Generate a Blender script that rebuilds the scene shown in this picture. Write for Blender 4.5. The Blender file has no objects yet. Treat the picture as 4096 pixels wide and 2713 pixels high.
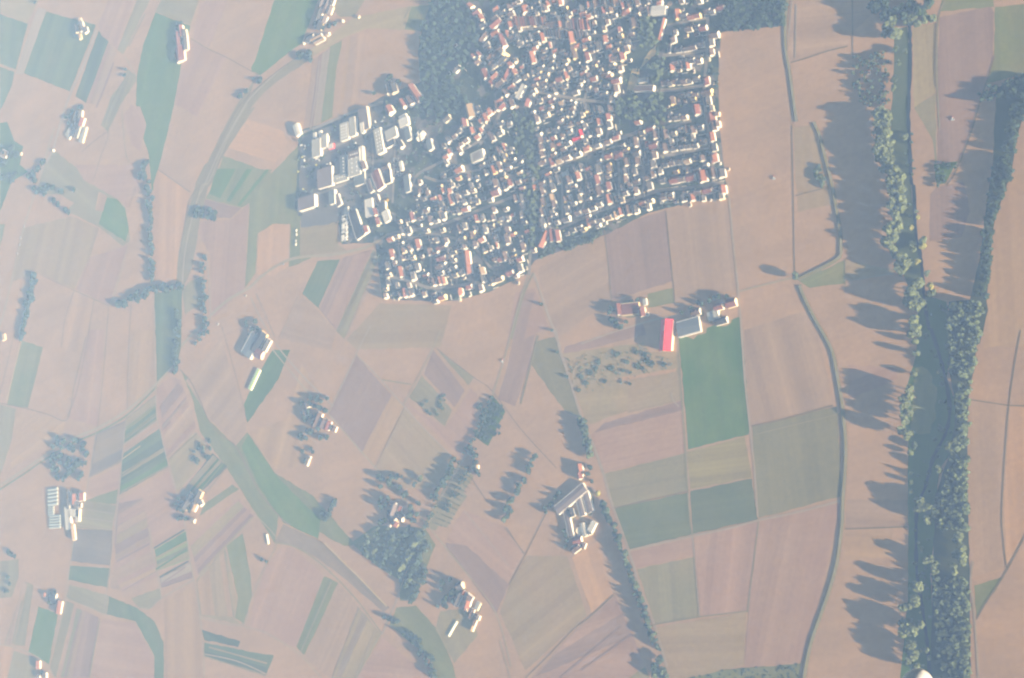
import bpy, bmesh, math, random
import numpy as np
from mathutils import Vector, Matrix
random.seed(7)
rng = np.random.default_rng(7)
R = math.radians
scene = bpy.context.scene
col = scene.collection

# ------------------------------------------------------------ camera (an airliner window, 2.2 km up, looking down to the side)
PW, PH, FPX = 4096.0, 2713.0, 6500.0
TAU, ROLL, RANGE = R(37.0), R(15.0), 2730.0
Zv = Vector((0, 0, 1))
Fv = Vector((-math.cos(ROLL), math.sin(ROLL), 0))
Dv = Fv * math.sin(TAU) - Zv * math.cos(TAU)
Hv = Fv * math.cos(TAU) + Zv * math.sin(TAU)
Lv = (-Dv).cross(Hv)
Rv = -math.cos(ROLL) * Hv - math.sin(ROLL) * Lv
Uv = math.sin(ROLL) * Hv - math.cos(ROLL) * Lv
CAM = -Dv * RANGE
cam_data = bpy.data.cameras.new("camera")
cam_data.lens = 36.0 * FPX / PW
cam_data.sensor_width = 36.0
cam_data.clip_start = 0.5
cam_data.clip_end = 20000
cam = bpy.data.objects.new("camera", cam_data)
col.objects.link(cam)
m = Matrix(((Rv.x, Uv.x, -Dv.x, CAM.x), (Rv.y, Uv.y, -Dv.y, CAM.y), (Rv.z, Uv.z, -Dv.z, CAM.z), (0, 0, 0, 1)))
cam.matrix_world = m
scene.camera = cam

def P(px, py, z=0.0):
    """the point at height z that a place in the photograph belongs to"""
    v = Dv * FPX + Rv * (px - PW / 2) - Uv * (py - PH / 2)
    t = (z - CAM.z) / v.z
    return CAM + v * t

def gdir(px, py, ang):
    """ground heading (radians) of a line that runs at an angle in the photograph"""
    a = R(ang)
    d = P(px + 8 * math.cos(a), py - 8 * math.sin(a)) - P(px, py)
    return math.atan2(d.y, d.x)

# ------------------------------------------------------------ light
SUN_EL = R(13.0)
sh = (P(3330, 2330) - P(3580, 2425)).normalized() + (P(3290, 118) - P(3550, 155)).normalized()
SHADOW_AZ = math.atan2(sh.y, sh.x)
SUN_AZ = SHADOW_AZ + math.pi
sun_dir = Vector((math.cos(SUN_AZ) * math.cos(SUN_EL), math.sin(SUN_AZ) * math.cos(SUN_EL), math.sin(SUN_EL)))
sd = bpy.data.lights.new("sun", 'SUN')
sd.energy = 5.0
sd.angle = R(0.53)
sd.color = (1.0, 0.82, 0.60)
sun = bpy.data.objects.new("sun", sd)
col.objects.link(sun)
sun.rotation_euler = sun_dir.to_track_quat('Z', 'Y').to_euler()
sun.location = (0, 0, 300)
world = bpy.data.worlds.new("World")
scene.world = world
world.use_nodes = True
wn = world.node_tree
bg = wn.nodes["Background"]
sky = wn.nodes.new("ShaderNodeTexSky")
sky.sky_type = 'NISHITA'
sky.sun_disc = False
sky.sun_elevation = SUN_EL
sky.sun_rotation = math.pi / 2 - SUN_AZ
sky.altitude = 300
wn.links.new(sky.outputs[0], bg.inputs[0])
bg.inputs[1].default_value = 0.05
vs = scene.view_settings
vs.view_transform = 'Standard'
vs.look = 'None'
vs.exposure = 1.25
vs.gamma = 1.0
vs.use_curve_mapping = False
cy = scene.cycles
cy.max_bounces = 4
cy.diffuse_bounces = 2
cy.glossy_bounces = 2
cy.volume_bounces = 1
cy.transparent_max_bounces = 6
cy.use_denoising = True
cy.pixel_filter_type = 'BLACKMAN_HARRIS'
cy.filter_width = 2.3
cy.caustics_reflective = False
cy.caustics_refractive = False
HAZE_DENSITY = 1.2e-4
HAZE_COLOR = (0.30, 0.508, 0.95)
HAZE_ANISO = -0.3

# ------------------------------------------------------------ helpers
def mat(name, color, rough=0.9, var=0.12, scale=0.4, bump=0.0, spec=0.2):
    M = bpy.data.materials.new(name)
    M.use_nodes = True
    nt = M.node_tree
    b = nt.nodes["Principled BSDF"]
    b.inputs["Roughness"].default_value = rough
    b.inputs["Specular IOR Level"].default_value = spec
    tc = nt.nodes.new("ShaderNodeTexCoord")
    n = nt.nodes.new("ShaderNodeTexNoise")
    n.inputs["Scale"].default_value = scale
    n.inputs["Detail"].default_value = 4
    nt.links.new(tc.outputs["Object"], n.inputs["Vector"])
    oi = nt.nodes.new("ShaderNodeObjectInfo")
    add = nt.nodes.new("ShaderNodeMath"); add.operation = 'ADD'
    nt.links.new(n.outputs["Fac"], add.inputs[0])
    nt.links.new(oi.outputs["Random"], add.inputs[1])
    mr = nt.nodes.new("ShaderNodeMapRange")
    mr.inputs[1].default_value = 0.2; mr.inputs[2].default_value = 1.8
    mr.inputs[3].default_value = 1 - var; mr.inputs[4].default_value = 1 + var
    nt.links.new(add.outputs[0], mr.inputs[0])
    mx = nt.nodes.new("ShaderNodeVectorMath"); mx.operation = 'SCALE'
    mx.inputs[0].default_value = color[:3]
    nt.links.new(mr.outputs[0], mx.inputs["Scale"])
    nt.links.new(mx.outputs[0], b.inputs["Base Color"])
    return M

def mesh(name, verts, faces, smooth=False):
    me = bpy.data.meshes.new(name)
    me.from_pydata([tuple(v) for v in verts], [], faces)
    me.update()
    if smooth:
        me.polygons.foreach_set("use_smooth", [True] * len(me.polygons))
    return me

def obj(name, me, material=None, parent=None, loc=None, rz=0.0, scale=None):
    o = bpy.data.objects.new(name, me)
    col.objects.link(o)
    if parent is not None:
        o.parent = parent
    if loc is not None:
        o.location = loc
    o.rotation_euler = (0, 0, rz)
    if scale is not None:
        o.scale = scale
    if material is not None and me is not None:
        if len(me.materials) == 0:
            me.materials.append(material)
        if me.materials[0] != material:
            o.material_slots[0].link = 'OBJECT'
            o.material_slots[0].material = material
    return o

def tag(o, label, cat, group=None, kind=None):
    if label: o["label"] = label
    if cat: o["category"] = cat
    if group: o["group"] = group
    if kind: o["kind"] = kind
    return o

def empty(name, loc, rz=0.0):
    o = bpy.data.objects.new(name, None)
    col.objects.link(o)
    o.location = loc
    o.rotation_euler = (0, 0, rz)
    o.empty_display_size = 1
    return o

def box_vf(x0, x1, y0, y1, z0, z1):
    v = [(x0, y0, z0), (x1, y0, z0), (x1, y1, z0), (x0, y1, z0), (x0, y0, z1), (x1, y0, z1), (x1, y1, z1), (x0, y1, z1)]
    f = [(3, 2, 1, 0), (4, 5, 6, 7), (0, 1, 5, 4), (1, 2, 6, 5), (2, 3, 7, 6), (3, 0, 4, 7)]
    return v, f

def merge(*vfs):
    V, F = [], []
    for v, f in vfs:
        k = len(V)
        V += list(v)
        F += [tuple(i + k for i in q) for q in f]
    return V, F

ORD = {1: "first", 2: "second", 3: "third", 4: "fourth", 5: "fifth", 6: "sixth", 7: "seventh", 8: "eighth", 9: "ninth", 10: "tenth"}
def ordinal(n):
    if n in ORD: return ORD[n]
    if 10 < n % 100 < 14: return f"{n}th"
    return f"{n}" + {1: "st", 2: "nd", 3: "rd"}.get(n % 10, "th")

PENDING = {}
def later(o, base, where, px, cat, group, order="left"):
    """label once all look-alikes of a neighbourhood are known: they are told apart by their order"""
    PENDING.setdefault((base, where, order), []).append((px, o, cat, group))

def write_labels():
    for (base, where, order), L in PENDING.items():
        L.sort(key=lambda t: t[0])
        n = len(L)
        for i, (px, o, cat, group) in enumerate(L):
            if n == 1:
                lab = f"{base} {where}"
            elif i == 0:
                lab = f"{'leftmost' if order == 'left' else 'topmost'} {base} {where}"
            elif i == n - 1 and n > 2:
                lab = f"{'rightmost' if order == 'left' else 'lowest'} {base} {where}"
            else:
                lab = f"{ordinal(i + 1)} {base} from the {order} {where}"
            if len(lab.replace('-', ' ').split()) > 16: lab = lab.replace(f' from the {order}', '')
            tag(o, lab, cat, group)

def cr(code, x, y):
    """a place read off a sheet of the survey (row, column) in photograph pixels"""
    r_, c_ = int(code[0]), int(code[1])
    k = 1100.0 / 2368.0
    return ((0, 1000, 2000, 2996)[c_] + x * k, (0, 660, 1320, 1985)[r_] + y * k)

def inside(x, y, poly):
    c = False; n = len(poly); j = n - 1
    for i in range(n):
        xi, yi = poly[i]; xj, yj = poly[j]
        if (yi > y) != (yj > y) and x < (xj - xi) * (y - yi) / (yj - yi) + xi: c = not c
        j = i
    return c

# ------------------------------------------------------------ ground, fields
def field_material():
    M = bpy.data.materials.new("field_soil")
    M.use_nodes = True
    nt = M.node_tree; N = nt.nodes; L = nt.links
    b = N["Principled BSDF"]
    b.inputs["Roughness"].default_value = 1.0
    b.inputs["Specular IOR Level"].default_value = 0.0
    geo = N.new("ShaderNodeNewGeometry")
    def attr(n):
        a = N.new("ShaderNodeAttribute"); a.attribute_type = 'OBJECT'; a.attribute_name = n; return a
    tint = attr("tint"); dirn = attr("rows"); st = attr("stripe"); pat = attr("patch"); tint2 = attr("tint2")
    # large patches of moister and drier soil
    n1 = N.new("ShaderNodeTexNoise"); n1.inputs["Scale"].default_value = 0.011; n1.inputs["Detail"].default_value = 5; n1.inputs["Roughness"].default_value = 0.55
    L.new(geo.outputs["Position"], n1.inputs["Vector"])
    r1 = N.new("ShaderNodeMapRange"); r1.inputs[1].default_value = 0.36; r1.inputs[2].default_value = 0.66
    L.new(n1.outputs["Fac"], r1.inputs[0])
    f1 = N.new("ShaderNodeMath"); f1.operation = 'MULTIPLY'
    L.new(r1.outputs[0], f1.inputs[0]); L.new(pat.outputs["Fac"], f1.inputs[1])
    mix = N.new("ShaderNodeMix"); mix.data_type = 'RGBA'
    L.new(f1.outputs[0], mix.inputs["Factor"]); L.new(tint.outputs["Color"], mix.inputs["A"]); L.new(tint2.outputs["Color"], mix.inputs["B"])
    # working lines of drill and plough: noise stretched along the rows
    sep = N.new("ShaderNodeVectorMath"); sep.operation = 'DOT_PRODUCT'
    L.new(geo.outputs["Position"], sep.inputs[0]); L.new(dirn.outputs["Vector"], sep.inputs[1])
    n2 = N.new("ShaderNodeTexNoise"); n2.noise_dimensions = '1D'; n2.inputs["Scale"].default_value = 0.16; n2.inputs["Detail"].default_value = 3; n2.inputs["Roughness"].default_value = 0.7
    L.new(sep.outputs["Value"], n2.inputs["W"])
    # tramlines
    wv = N.new("ShaderNodeMath"); wv.operation = 'MULTIPLY'; wv.inputs[1].default_value = 1.0 / 15.0
    L.new(sep.outputs["Value"], wv.inputs[0])
    fr = N.new("ShaderNodeMath"); fr.operation = 'FRACT'; L.new(wv.outputs[0], fr.inputs[0])
    lt = N.new("ShaderNodeMath"); lt.operation = 'LESS_THAN'; lt.inputs[1].default_value = 0.09; L.new(fr.outputs[0], lt.inputs[0])
    m2 = N.new("ShaderNodeMath"); m2.operation = 'MULTIPLY_ADD'; m2.inputs[1].default_value = 2.0; m2.inputs[2].default_value = -1.0
    L.new(n2.outputs["Fac"], m2.inputs[0])
    n4 = N.new("ShaderNodeTexNoise"); n4.noise_dimensions = '1D'; n4.inputs["Scale"].default_value = 0.03; n4.inputs["Detail"].default_value = 1
    L.new(sep.outputs["Value"], n4.inputs["W"])
    m2b = N.new("ShaderNodeMath"); m2b.operation = 'MULTIPLY_ADD'; m2b.inputs[1].default_value = 3.0
    L.new(n4.outputs["Fac"], m2b.inputs[0]); L.new(m2.outputs[0], m2b.inputs[2])
    m2c = N.new("ShaderNodeMath"); m2c.operation = 'SUBTRACT'; m2c.inputs[1].default_value = 1.5
    L.new(m2b.outputs[0], m2c.inputs[0]); m2 = m2c
    m3 = N.new("ShaderNodeMath"); m3.operation = 'MULTIPLY_ADD'; m3.inputs[1].default_value = -0.22
    L.new(lt.outputs[0], m3.inputs[0]); L.new(m2.outputs[0], m3.inputs[2])
    m4 = N.new("ShaderNodeMath"); m4.operation = 'MULTIPLY'
    L.new(m3.outputs[0], m4.inputs[0]); L.new(st.outputs["Fac"], m4.inputs[1])
    # clods and tufts
    n3 = N.new("ShaderNodeTexNoise"); n3.inputs["Scale"].default_value = 0.12; n3.inputs["Detail"].default_value = 6; n3.inputs["Roughness"].default_value = 0.75
    L.new(geo.outputs["Position"], n3.inputs["Vector"])
    m5 = N.new("ShaderNodeMath"); m5.operation = 'MULTIPLY_ADD'; m5.inputs[1].default_value = 0.50; m5.inputs[2].default_value = 0.75
    L.new(n3.outputs["Fac"], m5.inputs[0])
    m6 = N.new("ShaderNodeMath"); m6.operation = 'ADD'
    L.new(m4.outputs[0], m6.inputs[0]); L.new(m5.outputs[0], m6.inputs[1])
    sc = N.new("ShaderNodeVectorMath"); sc.operation = 'SCALE'
    L.new(mix.outputs["Result"], sc.inputs[0]); L.new(m6.outputs[0], sc.inputs["Scale"])
    L.new(sc.outputs[0], b.inputs["Base Color"])
    return M
FIELD = field_material()

COL = {  # dry soil and crops
    'tan':   ((0.348, 0.221, 0.122), (0.407, 0.250, 0.129)),
    'pink': ((0.325, 0.194, 0.126), (0.359, 0.222, 0.136)),
    'mauve': ((.245, .158, .112), (.275, .175, .120)),
    'gold':  ((0.440, 0.253, 0.111), (0.400, 0.240, 0.119)),
    'olive': ((0.257, 0.203, 0.090), (0.315, 0.221, 0.101)),
    'gray':  ((0.221, 0.194, 0.095), (0.263, 0.211, 0.101)),
    'grass': ((0.155, 0.17, 0.055), (0.2, 0.185, 0.062)),
    'green': ((0.082, 0.15, 0.024), (0.118, 0.17, 0.034)),
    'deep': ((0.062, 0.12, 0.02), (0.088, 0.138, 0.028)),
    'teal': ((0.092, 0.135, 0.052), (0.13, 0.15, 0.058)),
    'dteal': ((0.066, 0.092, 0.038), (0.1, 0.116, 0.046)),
    'slate': ((0.165, 0.135, 0.105), (0.205, 0.155, 0.108)),
    'lime':  ((0.252, 0.279, 0.073), (0.210, 0.243, 0.067)),
    'straw': ((0.278, 0.221, 0.076), (0.252, 0.198, 0.073)),
    'lav':   ((0.347, 0.265, 0.180), (0.315, 0.243, 0.161)),
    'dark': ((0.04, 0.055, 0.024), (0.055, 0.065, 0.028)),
    'bank':  ((.120, .115, .060), (.145, .130, .070)),
    'road':  ((0.304, 0.243, 0.140), (0.347, 0.270, 0.151)),
    'rail':  ((0.226, 0.184, 0.090), (0.200, 0.162, 0.084)),
    'ditch': ((0.179, 0.135, 0.064), (0.215, 0.158, 0.073)),
    'sand':  ((0.504, 0.378, 0.179), (0.462, 0.342, 0.168)),
}
LAYERS = []
def sheet(name, pts, color, rows=None, stripe=0.08, patch=0.8, jitter=1.0, step=10.0, base=0.02, kind='structure', dz=0.012):
    """a field: a closed outline laid on the ground, its edge a little uneven as ploughs leave it"""
    g = [P(x, y) for x, y in pts]
    out = []
    n = len(g)
    for i in range(n):
        a, b = g[i], g[(i + 1) % n]
        k = max(1, int((b - a).length / step))
        d = (b - a)
        nrm = Vector((-d.y, d.x, 0)).normalized() if d.length > 0 else Vector((0, 0, 0))
        for j in range(k):
            q = a + d * (j / k)
            if j: q = q + nrm * random.uniform(-jitter, jitter)
            out.append(q)
    xs = [p.x for p in out]; ys = [p.y for p in out]
    bb = (min(xs), max(xs), min(ys), max(ys))
    lay = 0
    for (b2, l2) in LAYERS:
        if bb[0] < b2[1] and bb[1] > b2[0] and bb[2] < b2[3] and bb[3] > b2[2]:
            lay = max(lay, l2 + 1)
    LAYERS.append((bb, lay))
    z = base + dz * lay
    me = mesh(name, [(p.x, p.y, z) for p in out], [tuple(range(len(out)))])
    if me.polygons[0].normal.z < 0:
        me.flip_normals()
    o = obj(name, me, FIELD)
    paint(o, color, rows, stripe, patch)
    o["kind"] = kind
    return o

def paint(o, color, rows=None, stripe=0.08, patch=0.8):
    a, b = COL[color]
    k = random.uniform(0.95, 1.05)
    o["tint"] = [c * k for c in a]
    o["tint2"] = [c * k for c in b]
    if rows is None: rows = random.choice((-62, -66, 20, 70))
    h = gdir(2048, 1356, rows)
    o["rows"] = [-math.sin(h), math.cos(h), 0.0]
    o["stripe"] = float(stripe)
    o["patch"] = float(patch)

# one sheet of soil under everything
g = 60
gx0, gx1, gy0, gy1 = -1500.0, 1780.0, -1400.0, 1400.0
V = [(gx0, gy0, 0), (gx1, gy0, 0), (gx1, gy1, 0), (gx0, gy1, 0)]
ground = obj("ground", mesh("ground", V, [(0, 1, 2, 3)]), FIELD)
paint(ground, 'tan', 20, 0.05, 1.0)
ground["kind"] = "structure"
ground["label"] = "pale ploughed soil under fields, roads and village"

FIELDS = """
00 straw2 0,0 340,0 230,200 0,110
00 teal 0,120 240,205 135,600 0,550
00 teal 0,575 125,620 100,740 40,880 0,950
00 lav 330,60 400,85 205,640 130,640 240,300
00 teal 400,100 640,165 720,180 825,215 800,290 600,790 205,630
00 dteal 850,265 940,350 740,890 650,830
00 gray 1180,0 1290,0 1060,470 1010,430
00 pink 930,0 1170,0 1040,330 1010,430 870,300 845,215
00 gray 1390,0 1710,0 1640,220 1340,100
00 green 1340,105 1640,225 1560,560 1500,900 1430,1200 1370,1430 1325,1640 1305,1640 1300,1567 1280,1330 1200,1080 1170,900 1180,650 1230,400
00 green 2400,140 2160,590 2240,650 2400,520
00 gray 1090,590 1170,650 1170,700 1040,900 930,1140 870,1080 960,830 1060,700
00 gold 2130,1020 2440,1130 2480,1240 2368,1410 1960,1270
00 grass 1920,1340 2440,1530 2368,1620 2080,1790 1770,1710 1850,1567
00 pink 1210,920 1260,1080 1210,1300 1130,1250 1060,1000 1130,900
00 pink 1640,340 1790,420 1960,480 1700,1010 1560,920 1500,900 1560,560
00 gray 460,1290 700,1480 1010,1710 1080,1790 1110,1980 1120,2070 1060,2120 860,1960 640,1850 560,1820 640,1750 520,1680 310,1660 390,1400
10 green 920,280 1010,300 1080,380 1110,560 1080,660 850,510
10 tan 850,230 925,270 890,400 820,390
00 deep 0,1060 60,1050 120,1210 200,1260 170,1420 240,1480 100,1567 80,1620 0,1820
10 grass 0,510 45,510 0,720
10 gold 1320,170 1360,40 1630,240 1580,520 1530,830 1515,1030 1330,1005 1320,500
10 mauve 1770,295 2080,375 1990,460 1730,440
10 grass 2150,300 2368,40 2400,10 2600,-200 2740,-210 2768,0 2740,500 2700,790 2560,860 2490,880 2500,510 2350,510 2220,590 2200,930 2110,1060 2130,700
10 gold 2230,590 2345,510 2490,512 2480,870 2350,960 2210,940
10 teal 1330,1100 1450,1090 1570,1050 1560,1567 1530,1700 1490,1740 1350,1870
10 gray 1640,1000 1760,950 1760,1200 1660,1240 1590,1290 1570,1080
10 tan 640,1080 810,1160 720,1620 540,1580
20 grass 190,90 370,150 310,400 240,670 60,650 130,320
20 gray 0,640 140,680 100,950 0,1260
20 slate 830,890 1080,780 1050,1130 770,1270
20 gray 1085,760 1340,560 1350,780 1065,990
20 teal 1065,1060 1370,850 1450,1180 1030,1420 1050,1130
20 pink 1350,500 1470,400 1560,430 1690,840 1430,1110 1390,880 1350,700
20 grass 1560,350 1640,440 1800,780 2030,1000 2130,880 2368,1230 2700,1430 3060,1850 2960,1860 2600,1660 2400,1600 2368,1840 2190,1560 1960,1200 1720,870 1660,600
20 green 2140,900 2368,1240 2540,1420 2760,1630 2740,1800 2440,1660 2330,1500 2220,1330 2080,1010
20 deep 2350,170 2500,170 2400,420 2130,800 2100,640 2200,420
20 dteal 1830,1060 1960,1180 1700,1420 1540,1430
20 olive 1450,1110 1690,880 1830,1050 1530,1400
20 pink 770,1290 1035,1180 1020,1370 740,1460
20 grass 730,1470 1015,1370 1000,1500 730,1480
20 grass 1760,1500 2000,1330 2060,1370 1720,1600
20 pink 1020,1480 1450,1210 1530,1420 1590,1690 1330,1870 1290,1700 1010,1750
30 gray 740,40 1000,80 960,300 650,270
30 slate 650,280 970,295 950,600 610,560
30 teal 605,600 950,620 930,790 590,720
30 lime 1330,460 1600,300 1630,540 1360,640
30 slate 1380,700 1640,570 1660,700 1390,790
30 pink 1640,400 1830,200 2060,20 2200,170 1940,430 1700,690
30 grass 1950,430 2090,320 2160,700 2170,850 2100,1100 2020,1050 2050,880
30 olive 1690,720 1940,450 2040,880 2015,1050 2080,1110 1720,1030
30 dteal 1740,1150 2070,1250 2050,1300 1760,1240
30 teal 1760,1260 2050,1320 2360,1370 2290,1540 1760,1380
30 gray 570,870 600,760 940,860 920,1020 600,890
30 teal 940,860 1180,960 1330,1080 1410,1260 1410,1600 1330,1600 1330,1380 1170,1080 920,1020
30 gray 1130,880 1380,790 1390,880 1290,970 1200,960
30 green 330,950 500,1010 420,1450 330,1390 245,1340
30 gray 570,900 640,930 480,1567 430,1480
30 pink 650,950 850,1040 770,1600 500,1600
30 pink 880,1060 1160,1090 1320,1380 1330,1600 780,1600
30 gold2 1410,900 1660,770 1720,1050 1750,1600 1420,1600 1420,1200
30 gray 0,560 160,540 160,700 100,870 0,880
30 gray 210,740 280,760 190,1260 40,1270 130,1000
30 gold 0,1280 110,1300 50,1600 0,1600
30 gray 120,1330 320,1400 300,1600 60,1600
01 green 220,-30 600,-30 470,300 450,370 110,620 10,620 60,470
01 gray 740,-30 1010,-30 900,140 780,150 730,100
01 straw2 900,150 1400,50 1620,40 1620,300 1460,270 1180,250 990,250 800,330 690,400 530,490 520,420 700,300
01 grass 1390,60 1620,40 1620,300 1460,270 1330,255
01 grass 690,400 800,340 740,620 710,1010 610,1060 650,700
01 mauve 540,520 690,410 650,700 600,1060 460,1120
01 olive 430,1900 740,1820 760,2110 850,2170 430,2200
11 teal 580,830 780,810 600,1240 450,1110 520,960
11 mauve 800,800 1050,730 740,1420 600,1240
11 gray 1060,730 1120,780 810,1500 740,1430
21 mauve 915,220 1220,560 960,1060 680,720
21 gold2 1225,565 1330,660 1080,1170 965,1060
21 olive2 1330,680 1780,1130 1600,1360 1220,1370 1080,1180
21 mauve 1500,380 1580,170 1850,520 1760,670
21 gray 1600,160 1930,410 1880,480
21 gray 1370,580 1480,390 1740,690 1680,830
21 deep 2090,560 2200,700 2050,1000 1940,920
21 mauve 2250,160 2300,-100 2430,-280 2460,0 2400,320 2280,660 2130,600 2220,300
21 gray 1790,1150 1930,1260 1600,1730 1480,1700
21 gray 1870,1430 1700,1700 1560,1680 1760,1290
31 slate2 290,240 610,390 1200,960 1150,1000 800,700 560,520 370,430 210,400
31 gray 640,690 760,750 460,1370 400,1300
31 gray 930,950 1130,1190 900,1600 690,1600
31 grass 1260,960 1430,940 1600,1130 1660,1240 1750,1460 1780,1600 1600,1600 1560,1400 1200,1110
31 grass 870,400 1090,250 1500,270 1600,420 1400,900 1290,900 1290,720 1090,600
31 pink 1690,380 1840,120 2220,270 2350,490 2230,740
31 mauve 1680,400 1870,430 2230,760 2120,1020
31 gray 1640,990 1930,960 1960,1200 1760,1440 1600,1150
12 mauve 900,560 1430,385 1490,1000 960,1170
12 tan2 320,900 900,560 960,1170 480,1500
12 tan2 1435,390 1970,310 2050,1060 1500,1240
12 grass 1270,1110 1490,1060 1500,1190 1270,1230
12 mauve 560,1567 1230,1360 1260,1460 540,1640
22 olive 540,200 1240,110 1290,190 1530,190 1550,500 1400,650 1090,700 750,820 620,470
22 gold 980,420 1520,330 1510,370 1080,440
22 olive2 1100,430 1530,360 1560,600 1100,720
22 pink 790,900 1560,690 1590,1060 900,1230
22 mauve 900,800 1560,610 1570,690 800,890
22 deep2 1540,70 2080,-120 2150,850 2140,900 1620,1030 1580,500
22 straw 1610,1050 2110,920 2170,1270 1640,1370
22 gray 900,1240 1590,1060 1620,1380 980,1530
22 gd 990,1540 1620,1400 1650,1760 1110,1890
22 gd 1640,1390 2170,1280 2220,1630 1660,1760
22 gray2 2170,835 2900,660 2950,1430 2230,1620
22 tan2 2100,0 2700,-180 2870,640 2160,820
32 gray 1180,630 1680,520 1710,1040 1340,1110
32 pink 1120,480 1660,360 1675,515 1175,620
32 pink 1670,350 2220,220 2130,1000 1730,1040
32 olive2 1340,1130 2120,1000 2100,1450 1450,1640
32 pink 2230,210 2930,60 2750,900 2600,1430 2110,1480 2140,1000
32 grass 1500,1600 1900,1500 2590,1440 2580,1600
32 gold 620,530 840,380 970,840 790,1010
32 pink 760,1040 990,860 1150,1200 1240,1460 1100,1567 240,1600
32 gray 1100,1580 1250,1470 1300,1600
23 gold 2250,640 2400,650 2400,1790 2210,2030 2200,1400
23 tan2 1890,610 2240,650 2190,1430 2200,2050 1930,2130 1880,1400
33 grass 1940,770 2200,690 1960,1050
33 tan2 840,30 1370,30 1370,270 830,280
03 tan2 350,0 1040,0 1080,100 870,300 860,400 340,540 310,430
03 straw2 1410,240 1600,200 1620,640 1600,800 1420,930
03 mauve 1640,150 2080,50 2110,110 2100,500 1900,1200 1800,1400 1620,1400 1620,640
03 grass 1640,100 1670,-30 2100,-30 2110,60
03 grass 2120,60 2400,30 2400,640 2040,720 2110,500
03 gray 1420,930 1605,800 1620,1400 1600,1420 1580,1200 1500,1060
03 deep 1590,1420 1800,1390 1720,1530 1690,1580 1620,1590
13 mauve 1560,250 1620,190 1850,150 1900,400 1830,620 1550,660
13 gold2 2130,430 2260,100 2400,0 2400,1567 2010,1567 2080,900
13 grass 430,1000 820,820 830,1020 520,1060
13 olive 840,820 1250,910 1250,940 840,1000
03 olive2 380,1100 540,1080 640,1380 720,1760 420,1830
11 tan2 450,1120 740,1430 700,1600 240,1490
11 olive2 830,1510 1120,1190 1740,1210 1640,1567 1580,1570 920,1590
20 gold2 2480,760 2600,300 2740,500 2720,620 2760,920 2560,1180 2368,1200 2150,880
31 pink 260,440 370,440 640,690 400,1300 0,1140 20,950 140,600
31 tan2 760,750 930,950 690,1567 470,1400
31 pink 1140,1220 1560,1567 900,1600
10 pink 650,0 1240,0 1240,150 1100,370 1010,290 720,130
10 olive2 210,540 620,440 850,550 780,780 640,1070 340,930 110,1000
10 pink 780,790 1060,710 1105,680 940,1205 650,1070
10 pink 1650,490 1990,470 2140,330 2110,1060 1830,1320 1805,760
00 pink 1720,20 1960,0 1800,415 1660,330
20 gold2 1125,0 1325,0 1340,470 1100,680
20 pink 760,0 900,0 840,830 590,760
20 tan2 1600,440 1900,70 2000,380 2090,640 2120,860 2030,990 1810,770
20 gold2 130,700 560,780 540,900 90,1200
12 pink 130,1100 300,1060 420,1400 60,1567
22 gray2 300,100 470,60 690,730 700,760 560,700 270,300
32 olive2 230,510 580,520 750,1030 220,1500 0,1000 80,780
23 pink 850,300 1270,330 1280,420 860,600
33 gold2 830,300 1240,300 1200,520 800,560
30 mauve 1020,60 1230,20 1270,200 1010,560 985,420
30 pink 1270,230 1310,470 960,640 990,560
30 tan2 960,660 1320,500 1360,700 1090,830 950,790
21 pink 1350,640 1680,840 1780,700 1900,500 1960,560 1930,900 1830,1120
"""
ALIAS = {'straw2': 'olive', 'gold2': 'gold', 'olive2': 'olive', 'tan2': 'tan', 'slate2': 'slate', 'deep2': 'deep', 'gray2': 'gray', 'gd': 'grass'}
COL['straw2'] = ((0.315, 0.243, 0.109), (0.347, 0.257, 0.115))
COL['gold2'] = ((0.362, 0.230, 0.106), (0.347, 0.216, 0.106))
COL['olive2'] = ((0.294, 0.214, 0.104), (0.315, 0.216, 0.106))
COL['tan2_'] = ((0.315, 0.200, 0.104), (0.347, 0.216, 0.106))
COL['slate2'] = ((0.226, 0.171, 0.106), (0.263, 0.189, 0.112))
COL['deep2'] = ((.062, .130, .018), (.112, .165, .034))
COL['gray2'] = ((0.173, 0.153, 0.070), (0.200, 0.171, 0.073))
COL['gd'] = ((.105, .125, .050), (.130, .140, .056))
COL['tan2'] = ((.315, .208, .122), (.350, .226, .128))
for line in FIELDS.strip().splitlines():
    w = line.split()
    pts = [cr(w[0], *map(float, t.split(','))) for t in w[2:]]
    # rows run along the longest side
    n = len(pts)
    i = max(range(n), key=lambda k: math.dist(pts[k], pts[(k + 1) % n]))
    a, b = pts[i], pts[(i + 1) % n]
    rows = math.degrees(math.atan2(-(b[1] - a[1]), b[0] - a[0]))
    green = w[1] in ('teal', 'dteal', 'green', 'deep', 'grass')
    sheet("field", pts, w[1], rows, {'straw': .22, 'lime': .3, 'teal': .16, 'dteal': .25, 'gray': .14}.get(w[1], .12), 1.0)

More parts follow.
